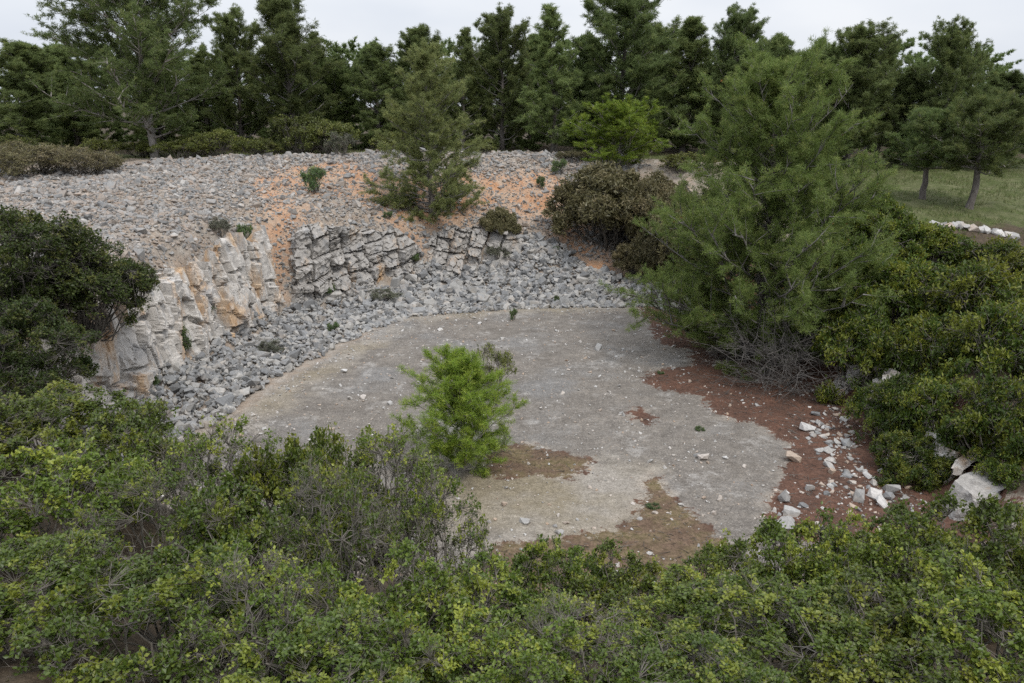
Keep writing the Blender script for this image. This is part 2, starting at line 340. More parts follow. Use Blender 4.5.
def soft(polys, w, x, y):
    d = np.max([sdpoly(x, y, p) for p in polys], axis=0); return np.clip(.5 + d / w, 0, 1)
fx, fy = GX.ravel(), GY.ravel()
m_floor = np.clip(.5 + sdpoly(fx, fy, FLOOR) / 2.0, 0, 1); m_red = soft(RED, 1.6, fx, fy) * sstep(11.2, 10.0, fx); m_brown = soft(RED[2:], 1.6, fx, fy); m_tan = soft(TAN, 2.4, fx, fy); m_or = soft([ORANGE], 2.0, fx, fy)
m_grass = np.clip(sstep(10.5, 16, fx) * sstep(24, 33, fy) + sstep(44.5, 47, fy) + sstep(-12, -60, -fx * 0 + fx - 40) * 0 + sstep(60, 80, np.hypot(fx, fy - 30)), 0, 1)
m_litter = np.clip(sstep(13.2, 11.5, fy + .06 * np.abs(fx)) + sstep(9.3, 10.2, fx) * sstep(34, 29, fy) + sstep(-10.6, -12, fx) * sstep(21.5, 19, fy) + sstep(47, 51, fy) * .7, 0, 1)

tb.v[0][:, 2] += .03 * sstep(.42, .75, m_red) * (.6 + fbm(fx * 2.5, fy * 2.5, 61, 3)).clip(0, 1.5)
def ground_mat():
    m, N, C = mat('quarry_ground')
    g = N('ShaderNodeNewGeometry'); P = g.outputs['Position']
    A = N('ShaderNodeAttribute', attribute_name='zone_a'); B = N('ShaderNodeAttribute', attribute_name='zone_b')
    sa = N('ShaderNodeSeparateColor'); sb = N('ShaderNodeSeparateColor'); C(A.outputs['Color'], sa.inputs[0]); C(B.outputs['Color'], sb.inputs[0])
    def noise(sc, de=5, ro=.6): n = N('ShaderNodeTexNoise', i_Scale=sc, i_Detail=de, i_Roughness=ro); C(P, n.inputs['Vector']); return n.outputs['Fac']
    def two(f, lo, hi, c0, c1): r = ramp(N, [(lo, c0), (hi, c1)]); C(f, r.inputs['Fac']); return r.outputs['Color']
    def mixc(f, a, b):
        x = N('ShaderNodeMix', data_type='RGBA'); C(f, x.inputs['Factor']); C(a, x.inputs['A']); C(b, x.inputs['B']); return x.outputs['Result']
    def mul(a, b):
        x = N('ShaderNodeMix', data_type='RGBA', blend_type='MULTIPLY'); x.inputs['Factor'].default_value = 1; C(a, x.inputs['A']); C(b, x.inputs['B']); return x.outputs['Result']
    def edge(mask, n, amp, w):                       # crisp ragged boundary: mask + noise through a threshold
        a = N('ShaderNodeMath', operation='MULTIPLY_ADD'); C(n, a.inputs[0]); a.inputs[1].default_value = amp
        s = N('ShaderNodeMath', operation='SUBTRACT'); C(mask, s.inputs[0]); s.inputs[1].default_value = amp * .5; C(s.outputs[0], a.inputs[2])
        r = N('ShaderNodeMapRange', interpolation_type='SMOOTHSTEP'); r.inputs['From Min'].default_value = .5 - w; r.inputs['From Max'].default_value = .5 + w; C(a.outputs[0], r.inputs['Value'])
        return r.outputs['Result']
    n_big, n_mid, n_fine, n_grit = noise(.35, 6, .6), noise(1.4, 7, .65), noise(9, 6, .7), noise(60, 4, .7)
    grit = two(n_grit, .3, .7, (.72, .72, .72), (1.25, 1.25, 1.25))
    floor = mixc(two(n_mid, .38, .66, (0, 0, 0), (1, 1, 1)), two(n_fine, .3, .7, (.125, .112, .098), (.185, .168, .148)), two(n_fine, .3, .7, (.165, .15, .13), (.26, .235, .205)))
    floor = mixc(two(n_big, .5, .62, (0, 0, 0), (.55, .55, .55)), floor, two(n_fine, .3, .7, (.15, .152, .152), (.225, .228, .228)))
    speck = noise(22, 3, .5); floor = mixc(two(speck, .60, .66, (0, 0, 0), (.7, .7, .7)), floor, two(n_mid, .4, .6, (.36, .33, .29), (.30, .24, .18)))
    floor = mixc(two(noise(.8, 8, .7), .56, .64, (0, 0, 0), (.6, .6, .6)), floor, two(n_fine, .3, .7, (.27, .255, .235), (.37, .355, .33)))
    floor = mixc(two(noise(.55, 8, .72), .55, .63, (0, 0, 0), (.6, .6, .6)), floor, two(n_fine, .3, .7, (.105, .092, .078), (.16, .142, .122)))
    tan = two(n_fine, .3, .7, (.175, .148, .10), (.275, .235, .17))
    tanL = two(n_fine, .3, .7, (.22, .20, .17), (.34, .31, .27))
    floor = mixc(edge(sa.outputs['Blue'], n_mid, 1.5, .28), floor, mixc(two(n_big, .4, .6, (0, 0, 0), (1, 1, 1)), tan, tanL))
    red = mixc(two(n_mid, .35, .65, (0, 0, 0), (1, 1, 1)), two(n_fine, .3, .7, (.058, .034, .025), (.105, .062, .045)), two(n_fine, .3, .7, (.095, .048, .033), (.16, .086, .058)))
    stony = mixc(two(n_mid, .4, .6, (0, 0, 0), (1, 1, 1)), two(n_fine, .3, .7, (.24, .21, .175), (.36, .33, .29)), two(n_fine, .3, .7, (.22, .17, .125), (.34, .28, .225)))
    orange = mixc(two(n_mid, .38, .6, (0, 0, 0), (1, 1, 1)), two(n_fine, .3, .7, (.33, .17, .085), (.46, .26, .15)), two(n_fine, .3, .7, (.31, .22, .155), (.43, .34, .26)))
    c = mixc(edge(sa.outputs['Alpha'] if False else sb.outputs['Blue'], n_mid, 1.9, .2), stony, orange)
    grass = mixc(two(n_mid, .4, .62, (0, 0, 0), (1, 1, 1)), two(n_fine, .3, .7, (.05, .068, .018), (.09, .108, .035)), two(n_fine, .3, .7, (.09, .10, .04), (.15, .15, .08)))
    c = mixc(edge(sb.outputs['Red'], n_mid, .8, .15), c, grass)
    litter = two(n_fine, .3, .7, (.035, .028, .018), (.11, .082, .055))
    c = mixc(edge(sb.outputs['Green'], n_mid, .8, .15), c, litter)
    c = mixc(edge(sa.outputs['Red'], n_fine, .35, .12), c, floor)
    brown = mixc(two(n_mid, .42, .6, (0, 0, 0), (1, 1, 1)), two(n_fine, .3, .7, (.085, .058, .038), (.17, .115, .08)), two(n_fine, .35, .65, (.10, .085, .035), (.20, .15, .095)))
    red = mixc(edge(A.outputs['Alpha'], n_mid, .3, .1), red, brown)
    dust = two(n_fine, .3, .7, (.27, .225, .175), (.38, .33, .27))
    halo = N('ShaderNodeMath', operation='MULTIPLY'); C(edge(sa.outputs['Green'], n_mid, .9, .25), halo.inputs[0]); C(two(n_big, .42, .6, (0, 0, 0), (.8, .8, .8)), halo.inputs[1])
    c = mixc(halo.outputs[0], c, dust)
    c = mixc(edge(sa.outputs['Green'], noise(2.6, 9, .78), 1.3, .025), c, red)
    c = mul(c, grit); c = mul(c, two(noise(24, 3, .6), .36, .64, (.78, .77, .76), (1.2, 1.2, 1.2))); c = mul(c, two(noise(3.2, 5, .7), .3, .7, (.78, .77, .76), (1.16, 1.16, 1.16)))
    b = N('ShaderNodeBsdfPrincipled'); b.inputs['Roughness'].default_value = .9; b.inputs['Specular IOR Level'].default_value = .2; C(c, b.inputs['Base Color'])
    h = N('ShaderNodeMath', operation='MULTIPLY_ADD'); C(n_grit, h.inputs[0]); h.inputs[1].default_value = .35; C(n_fine, h.inputs[2])
    bp = N('ShaderNodeBump', i_Strength=.55, i_Distance=.05); C(h.outputs[0], bp.inputs['Height']); C(bp.outputs[0], b.inputs['Normal'])
    o = N('ShaderNodeOutputMaterial'); C(b.outputs[0], o.inputs['Surface'])
    return m
gm = tb.mesh('ground', ground_mat(), True)
for nm, chans in (('zone_a', (m_floor, m_red, m_tan)), ('zone_b', (m_grass, m_litter, m_or))):
    ca = gm.color_attributes.new(nm, 'FLOAT_COLOR', 'POINT')
    ca.data.foreach_set('color', np.stack([*chans, m_brown], 1).astype(np.float32).ravel())
tag(link('ground', gm), kind='structure')

# ------------------------------------------------------------------ rock faces
def rock_mat(name, ochre, br=1.0):
    m, N, C = mat(name)
    g = N('ShaderNodeNewGeometry'); P = g.outputs['Position']
    def noise(sc, de=6, ro=.65, zs=1.0):
        mp = N('ShaderNodeMapping'); mp.inputs['Scale'].default_value = (1, 1, zs); C(P, mp.inputs['Vector'])
        n = N('ShaderNodeTexNoise', i_Scale=sc, i_Detail=de, i_Roughness=ro); C(mp.outputs[0], n.inputs['Vector']); return n.outputs['Fac']
    a, b_, c_ = noise(1.1, zs=.35), noise(4.5), noise(28, 4)
    r = ramp(N, [(p_, tuple(br * k_ for k_ in c_)) for p_, c_ in ((.3, (.33, .31, .285)), (.5, (.46, .435, .40)), (.7, (.58, .545, .50)))]); C(b_, r.inputs['Fac'])
    s = ramp(N, [(ochre, (0, 0, 0)), (ochre + .14, (.85,) * 3)]); C(a, s.inputs['Fac'])
    oc = ramp(N, [(.35, (.42, .25, .12)), (.65, (.52, .38, .24))]); C(b_, oc.inputs['Fac'])
    x = N('ShaderNodeMix', data_type='RGBA'); C(s.outputs['Color'], x.inputs['Factor']); C(r.outputs['Color'], x.inputs['A']); C(oc.outputs['Color'], x.inputs['B'])
    gy = noise(2.3, zs=.5); s2 = ramp(N, [(.54, (0, 0, 0)), (.66, (.7,) * 3)]); C(gy, s2.inputs['Fac'])
    y = N('ShaderNodeMix', data_type='RGBA'); C(s2.outputs['Color'], y.inputs['Factor']); C(x.outputs['Result'], y.inputs['A']); y.inputs['B'].default_value = (.25, .25, .25, 1)
    v = ramp(N, [(.3, (.75,) * 3), (.7, (1.2,) * 3)]); C(c_, v.inputs['Fac'])
    mu = N('ShaderNodeMix', data_type='RGBA', blend_type='MULTIPLY'); mu.inputs['Factor'].default_value = 1; C(y.outputs['Result'], mu.inputs['A']); C(v.outputs['Color'], mu.inputs['B'])
    p = N('ShaderNodeBsdfPrincipled'); p.inputs['Roughness'].default_value = .88; p.inputs['Specular IOR Level'].default_value = .25; C(mu.outputs['Result'], p.inputs['Base Color'])
    h = N('ShaderNodeMath', operation='MULTIPLY_ADD'); C(c_, h.inputs[0]); h.inputs[1].default_value = .4; C(b_, h.inputs[2])
    bp = N('ShaderNodeBump', i_Strength=.6, i_Distance=.06); C(h.outputs[0], bp.inputs['Height']); C(bp.outputs[0], p.inputs['Normal'])
    o = N('ShaderNodeOutputMaterial'); C(p.outputs[0], o.inputs['Surface'])
    return m
M['cliff'] = rock_mat('pale_quarry_rock', .49)
M['ledge'] = rock_mat('grey_ledge_rock', .555, .72)
def rock_face(name, base, top, mt, cell=(1.0, 1.3), amp=.34, crack=.2, step=.04, seed=1, back=1.0, ends=0.0, rot=0.0, warp=.26):
    """base/top: matching polylines (x, y, z); a fractured face is grown between them"""
    base, top = np.array(base, float), np.array(top, float)
    seg = np.r_[0, np.cumsum(np.linalg.norm(np.diff(base[:, :2], axis=0), axis=1))]
    n = int(seg[-1] / step); u = np.linspace(0, seg[-1], n)
    B = np.stack([np.interp(u, seg, base[:, k]) for k in range(3)], 1); T = np.stack([np.interp(u, seg, top[:, k]) for k in range(3)], 1)
    T[:, 2] += .5 * fbm(u * .8, u * 0, seed, 4) - ends * (1 - sstep(0, 1.1, np.minimum(u, u[-1] - u))) ; hh = float(np.mean(T[:, 2] - B[:, 2])); mrows = int((hh * 1.15) / step)
    v = np.linspace(0, 1, mrows); tang = nrm(np.gradient(B, axis=0)); N_ = np.stack([tang[:, 1], -tang[:, 0], np.zeros(n)], 1)
    U = np.repeat(u[:, None], mrows, 1); V = v[None] * (T[:, 2] - B[:, 2])[:, None]
    Uw = U + warp * fbm(U * .9, V * .9, seed + 5, 4); Vw = V + warp * fbm(U * 1.1 + 9, V * 1.1, seed + 6, 3)
    d = np.zeros_like(U)
    for (sc, am, ck, sd_) in ((1.0, amp, crack, 1), (.6, amp * .6, crack * .5, 2), (.24, amp * .26, 0, 3)):
        Ur, Vr = Uw * math.cos(rot * sd_) + Vw * math.sin(rot * sd_), Vw * math.cos(rot * sd_) - Uw * math.sin(rot * sd_)
        if sd_ == 1: cid, oy, ox, f1, f2 = bricks(Vr / (cell[1] * sc), Ur / (cell[0] * sc), seed * 10 + sd_)
        else: cid, ox, oy, f1, f2 = worley(Ur / (cell[0] * sc), Vr / (cell[1] * sc), seed * 10 + sd_)
        if sd_ == 2: am, ck = am * split, ck * split
        if sd_ == 1: split = (np.abs(np.sin(cid * 91)) > .45) * 1.0
        d += am * ((cid - .5) * 1.5 + ox * np.sin(cid * 37) * 1.1 + oy * np.cos(cid * 53) * 1.1) - ck * (f2 - f1 < .06)
    d += .018 * fbm(U * 5, V * 5, seed + 9, 3)
    d *= 1.0
    Pm = B[:, None] * (1 - v)[None, :, None] + T[:, None] * v[None, :, None] + N_[:, None] * d[..., None]
    ks = int(back / .08); extra = []                       # rows that run back over the top of the ledge
    for k in range(1, ks + 1):
        q = Pm[:, -1] - N_ * (k * .08); hzq = height(q[:, 0], q[:, 1]); w = min(1, k / ks)
        q = q.copy(); q[:, 2] = Pm[:, -1, 2] * (1 - w) + (hzq - .08) * w + .06 * fbm(q[:, 0] * 4, q[:, 1] * 4, seed + 3, 3); extra.append(q)
    if extra: Pm = np.concatenate([Pm, np.stack(extra, 1)], 1)
    a, b = Pm.shape[:2]; ii = (np.arange(a - 1)[:, None] * b + np.arange(b - 1)[None, :]).ravel()
    m = MB(); m.add(Pm, np.stack([ii, ii + b, ii + b + 1, ii + 1], 1))
    return link(name, m.mesh(name, mt, False))
cl = rock_face('cliff', [(-10.6, 14.5, .6), (-10.4, 18.5, .3), (-10.1, 21, .3), (-9.9, 24, .3), (-9.5, 27, .4), (-9.0, 30.4, .5), (-9.6, 31.4, .8)],
               [(-11.0, 14.5, 2.9), (-10.9, 18.5, 2.95), (-10.6, 21, 3.05), (-10.4, 24, 3.2), (-10.0, 27, 3.35), (-9.45, 30.3, 3.45), (-9.9, 31.2, 3.4)], M['cliff'], (.85, 1.7), .21, .18, seed=3, rot=-.06, warp=.12)
tag(cl, kind='structure')
led = rock_face('rock_ledge', [(-9.2, 32.3, .6), (-8.8, 31.0, .3), (-7.6, 31.7, .3), (-6.2, 32.7, .3), (-4.0, 34.2, .3)], [(-9.0, 33.0, 3.2), (-8.7, 32.1, 3.3), (-7.7, 33.0, 3.3), (-6.4, 34.0, 2.95), (-4.1, 35.4, 2.7)],
                M['ledge'], (.8, .62), .26, .26, seed=8, ends=.55, rot=.2, warp=.14)
tag(led, 'grey fractured limestone outcrop in square blocks at the back left corner of the quarry', 'rock outcrop')
led2 = rock_face('rock_ledge', [(-3.9, 34.8, .4), (-2.4, 35.3, .4), (-.4, 35.4, .5), (.6, 35.7, .5)], [(-3.8, 36.1, 2.7), (-2.4, 36.7, 2.7), (-.4, 36.8, 2.65), (.6, 36.9, 2.3)],
                 M['ledge'], (.8, .65), .26, .26, seed=15, ends=.6, rot=-.22, warp=.14)
tag(led2, 'grey limestone ledge below the pale pine on the back slope', 'rock outcrop')
rw = rock_face('rock_wall', [(10.0, 32, .2), (9.6, 27, -.2), (9.4, 22, -.2), (9.3, 18, -.2), (9.15, 16.2, -.2), (9.6, 15.4, -.2)], [(10.4, 32, 1.2), (10.1, 27, 1.2), (9.9, 22, 1.2), (9.8, 18, 1.0), (9.6, 16.2, .9), (10.0, 15.6, .7)],
               M['cliff'], (1.1, 1.2), .34, .2, step=.07, seed=21)
tag(rw, kind='structure')

# ------------------------------------------------------------------ stones
def stone_shape(seed):
    rs = np.random.RandomState(seed); bm = bmesh.new()
    dim = np.array((1, rs.uniform(.6, .95), rs.uniform(.4, .75)))
    p = rs.uniform(-1, 1, (16, 3)); p = p / np.maximum(np.abs(p).max(1, keepdims=True), .1) * rs.uniform(.75, 1, (16, 1)); p *= dim * .5
    vs = [bm.verts.new(q) for q in p]; r = bmesh.ops.convex_hull(bm, input=vs)
    bmesh.ops.delete(bm, geom=[v for v in bm.verts if not v.link_faces], context='VERTS')
    bmesh.ops.triangulate(bm, faces=bm.faces[:]); bm.verts.index_update()
    v = np.array([q.co[:] for q in bm.verts]); f = np.array([[a.index for a in q.verts] for q in bm.faces]); bm.free()
    return v, f
SHAPES = [stone_shape(100 + i) for i in range(22)]
def rotmats(rs, n, tilt=.5):
    a = rs.uniform(0, 2 * np.pi, n); b = rs.normal(0, tilt, n); c = rs.normal(0, tilt, n)
    ca, sa_, cb, sb_, cc, sc_ = np.cos(a), np.sin(a), np.cos(b), np.sin(b), np.cos(c), np.sin(c); z = np.zeros(n); o = np.ones(n)
    Rz = np.stack([ca, -sa_, z, sa_, ca, z, z, z, o], 1).reshape(n, 3, 3); Ry = np.stack([cb, z, sb_, z, o, z, -sb_, z, cb], 1).reshape(n, 3, 3); Rx = np.stack([o, z, z, z, cc, -sc_, z, sc_, cc], 1).reshape(n, 3, 3)
    return Rz @ Ry @ Rx
def stone_mass(name, mt, P, S, seed):
    rs = np.random.RandomState(seed); m = MB(); which = rs.randint(0, len(SHAPES), len(P)); Rm = rotmats(rs, len(P))
    for k, (v, f) in enumerate(SHAPES):
        w = np.where(which == k)[0]
        if len(w) == 0: continue
        V = np.einsum('nij,vj->nvi', Rm[w], v) * S[w, None, None] + P[w][:, None]
        m.add(V, (f[None] + (np.arange(len(w)) * len(v))[:, None, None]).reshape(-1, 3))
    o = link(name, m.mesh(name, mt)); tag(o, kind='stuff'); return o
def scatter(poly, n, rs, dens=None):
    P = np.array(poly); lo, hi = P.min(0), P.max(0); out = []; tot = 0
    while tot < n:
        q = rs.uniform(lo, hi, (n, 2)); k = sdpoly(q[:, 0], q[:, 1], poly) > 0
        if dens is not None: k &= rs.uniform(0, 1, n) < dens(q[:, 0], q[:, 1])
        out.append(q[k]); tot += k.sum()
    return np.concatenate(out)[:n]
TAL_L = [(-9.0, 16.2), (-7.9, 19.3), (-7.1, 23.2), (-5.5, 28.0), (-4.0, 30.4), (-4.4, 33.5), (-6.5, 33), (-8.8, 31.4), (-9.9, 27), (-10.3, 22), (-10.7, 17.5)]
TAL_B = [(-5.2, 29.2), (-3.9, 30.4), (0, 31.7), (3, 31.9), (5.6, 31.9), (7.2, 29.8), (7.6, 31.5), (5.2, 34.2), (3.6, 35.2), (2.2, 37), (.6, 37.3), (-.5, 36), (-3.5, 35.6), (-5, 34.4)]
BANK = [(-11.2, 19), (-10.2, 27), (-9.5, 30.8), (-9.0, 31.4), (-8.6, 32.6), (-6, 34.2), (-4, 35), (-3.4, 36.2), (.4, 36.6), (2.2, 36.8), (4.2, 35.6), (6, 35.2), (5.5, 38), (5.5, 41), (7.5, 44), (7, 45.5), (2, 45.2), (-9, 44.8), (-15, 44), (-22, 40.5), (-30, 38), (-28, 31), (-18, 22)]
rs = np.random.RandomState(5)
def m_or_at(x, y): return np.clip(.5 + sdpoly(x, y, ORANGE) / 2.0 + fbm(x * 1.3, y * 1.3, 77, 3) * .8, 0, 1)
big = []                                                     # candidates for individual stones
q = scatter(TAL_L, 5200, rs); s = np.exp(rs.normal(math.log(.155), .45, len(q))).clip(.07, .62)
q2 = scatter(TAL_B, 5600, rs, lambda x, y: 1 - .75 * sstep(.55, .9, m_or_at(x, y))); s2 = np.exp(rs.normal(math.log(.185), .45, len(q2))).clip(.08, .62)
tq, ts = np.r_[q, q2], np.r_[s, s2]
tz = height(tq[:, 0], tq[:, 1]) + ts * .16 + rs.uniform(0, .16, len(tq)) * sstep(-.2, -.9, sdpoly(tq[:, 0], tq[:, 1], FLOOR))
b1 = scatter(BANK, 33000, rs, lambda x, y: 1 - .62 * sstep(.5, .85, m_or_at(x, y))); sb1 = np.exp(rs.normal(math.log(.12), .48, len(b1))).clip(.06, .55)
b2 = scatter(BANK, 16000, rs); b1 = np.r_[b1, b2]; sb1 = np.r_[sb1, np.exp(rs.normal(math.log(.065), .35, len(b2))).clip(.03, .14)]
bz = height(b1[:, 0], b1[:, 1]) + sb1 * .14
order = np.argsort(-(ts / tq[:, 1])); n_ind = 115
ind_t, rest = order[:n_ind], order[n_ind:]
stone_mass('rubble', M['stone'], np.c_[tq, tz][rest], ts[rest], 31)
stone_mass('scree', M['pale_stone'], np.c_[b1, bz], sb1, 32)
STONE_ME = {}
def stone(x, y, size, mk, label, group, z=None, seed=0, tilt=.35):
    r = np.random.RandomState(seed); k = r.randint(len(SHAPES))
    if (k, mk) not in STONE_ME:
        m = MB(); m.add(*SHAPES[k]); STONE_ME[(k, mk)] = m.mesh('stone', M[mk])
    o = link('stone', STONE_ME[(k, mk)]); o.location = (x, y, (hz(x, y) + size * .16) if z is None else z)
    o.rotation_euler = (r.normal(0, tilt), r.normal(0, tilt), r.uniform(0, 6.28)); o.scale = (size,) * 3
    return tag(o, label, 'stone', group)
for c, i in enumerate(ind_t):
    left = tq[i, 0] < -4.6
    stone(*tq[i], ts[i], 'stone', 'grey limestone block in the rubble below the pale left cliff' if left else 'grey limestone block in the rubble along the foot of the back wall',
          'blocks in the left rubble' if left else 'blocks in the back rubble', z=tz[i], seed=900 + c, tilt=.5)
# loose stones that lie on the floor, by where they lie
for c, (px, py, s, lab) in enumerate([
    (598, 349, .42, 'chunky pale stone alone on the bare floor right of the bushy sapling'), (344, 372, .34, 'flat white stone lying on the grey floor near the left rubble'),
    (363, 398, .30, 'pale stone lying left of the bright green young pine'), (350, 399, .2, 'small grey stone beside a pale one left of the young pine'), (390, 404, .26, 'angular pale stone just left of the young pine'),
    (704, 459, .36, 'whitish stone on the grey floor right of the red earth tongue'), (697, 456, .24, 'orange-tinted stone beside a whitish one on the grey floor'), (725, 458, .2, 'small stone midway between red tongue and right rubble'),
    (440, 330, .26, 'white stone on the floor under the back rubble'), (447, 319, .2, 'small white stone on the back edge of the floor'), (502, 339, .22, 'pale stone beside the small floor herb'),
    (556, 331, .2, 'small grey stone right of the small floor herb'), (525, 523, .32, 'white stone at the edge of brown earth in front'), (560, 534, .26, 'pale stone lying on the brown front earth'),
    (578, 338, .16, 'tiny pale stone far out on the open floor'), (720, 499, .22, 'pale stone low on the grey floor near the shrubs'), (714, 513, .2, 'lower of two pale stones near the front shrubs'),
    (428, 354, .2, 'small stone between left rubble and young pine'), (436, 362, .22, 'pale stone close behind the young pine'), (793, 461, .52, 'large grey boulder at the top of the right stone pile'),
    (392, 378, .16, 'tiny white stone on the middle of the left floor'), (650, 462, .2, 'ochre stone at the tip of the red earth tongue'), (505, 505, .2, 'pale stone on the tan front floor'), (590, 488, .14, 'tiny stone alone on the tan front floor')]):
    g = on_z(px, py); stone(g[0], g[1], s * .8, 'white_stone', lab, None, seed=300 + c)
PILE = px_poly([(797, 425), (835, 405), (858, 440), (862, 470), (890, 490), (915, 512), (880, 520), (830, 522), (800, 538), (768, 528), (772, 504), (800, 492), (832, 482), (815, 455)])
pq = scatter(PILE, 112, rs); cs = np.exp(rs.normal(math.log(.165), .42, 112)).clip(.1, .46)
for c in range(112): stone(*pq[c], cs[c], 'white_stone' if c % 2 else 'stone', 'whitish grey stone in the loose pile on red earth at right', 'stones of the right pile', seed=500 + c)
for c in range(26):
    px = rs.uniform(904, 1024); g = at(px, 199 + (px - 904) * .145 + rs.normal(0, 1.6), 31.5 - (px - 904) * .012)
    stone(g[0], g[1], rs.uniform(.25, .6), 'white_stone', 'white stone in the low heap below two small pines at right', 'stones below the small pines', seed=600 + c)
# the pale rock at the foot of the right wall: one jutting block with broken faces
bm = bmesh.new(); rl = np.random.RandomState(5)
for q in ((-.55, -.4, 0), (.6, -.5, 0), (.7, .5, 0), (-.6, .5, 0), (-.42, -.25, .95), (.35, -.4, 1.2), (.6, .4, 1.3), (-.3, .45, 1.15), (-.62, 0, .5), (.05, -.55, .6)): bm.verts.new(q)
bmesh.ops.convex_hull(bm, input=bm.verts[:]); bmesh.ops.triangulate(bm, faces=bm.faces[:])
bmesh.ops.subdivide_edges(bm, edges=bm.edges[:], cuts=7, use_grid_fill=True)
bm.normal_update(); P = np.array([v.co[:] for v in bm.verts])
cid, ox, oy, f1, f2 = worley(P[:, 0] * 2.3 + P[:, 1] * 1.1, P[:, 2] * 2.1 + P[:, 1] * .9, 9)
dd = .16 * (cid - .5) + .14 * ox * np.sin(cid * 40) + .03 * fbm(P[:, 0] * 5 + P[:, 1] * 3, P[:, 2] * 5, 3)
for v, d_ in zip(bm.verts, dd): v.co += v.normal * d_
me = bpy.data.meshes.new('rock_outcrop'); bm.to_mesh(me); bm.free(); me.materials.append(M['ledge'])
g = on_z(984, 524); o = link('rock_outcrop', me); o.scale = (.95, .9, .8); o.location = (g[0], g[1] + .3, -.2); o.rotation_euler = (0, 0, .5); tag(o, 'large pale rock jutting out beneath the thicket at lower right', 'rock outcrop')
# dry twigs and needle litter on the earth patches
rl = np.random.RandomState(17); lq = scatter(FLOOR, 2600, rl, lambda x, y: sstep(.5, .8, soft(RED, 1.6, x, y))); lm = MB(); ln_ = np.exp(rl.normal(math.log(.09), .6, len(lq))).clip(.03, .5); la = rl.uniform(0, 6.28, len(lq))
lz = height(lq[:, 0], lq[:, 1]) + .03; ld = np.c_[np.cos(la), np.sin(la), rl.normal(0, .12, len(lq))] * ln_[:, None]
lm.segs(np.c_[lq, lz], np.c_[lq, lz] + ld, .004 + ln_ * .02, .003, 3); tag(link('litter', lm.mesh('litter', M['dark_twig'])), kind='stuff')
# gravel: small chips on the floor and red earth
gq = np.r_[scatter(FLOOR, 3600, rs, lambda x, y: .5 + .25 * sstep(.35, .6, soft(RED, 1.6, x, y))), scatter(PILE, 500, rs), scatter(FLOOR, 1400, rs, lambda x, y: sstep(1.6, 0, sdpoly(x, y, FLOOR)))]
gs = np.exp(rs.normal(math.log(.045), .5, len(gq))).clip(.02, .18)
stone_mass('gravel', M['white_stone'], np.c_[gq, height(gq[:, 0], gq[:, 1]) + gs * .12], gs, 33)

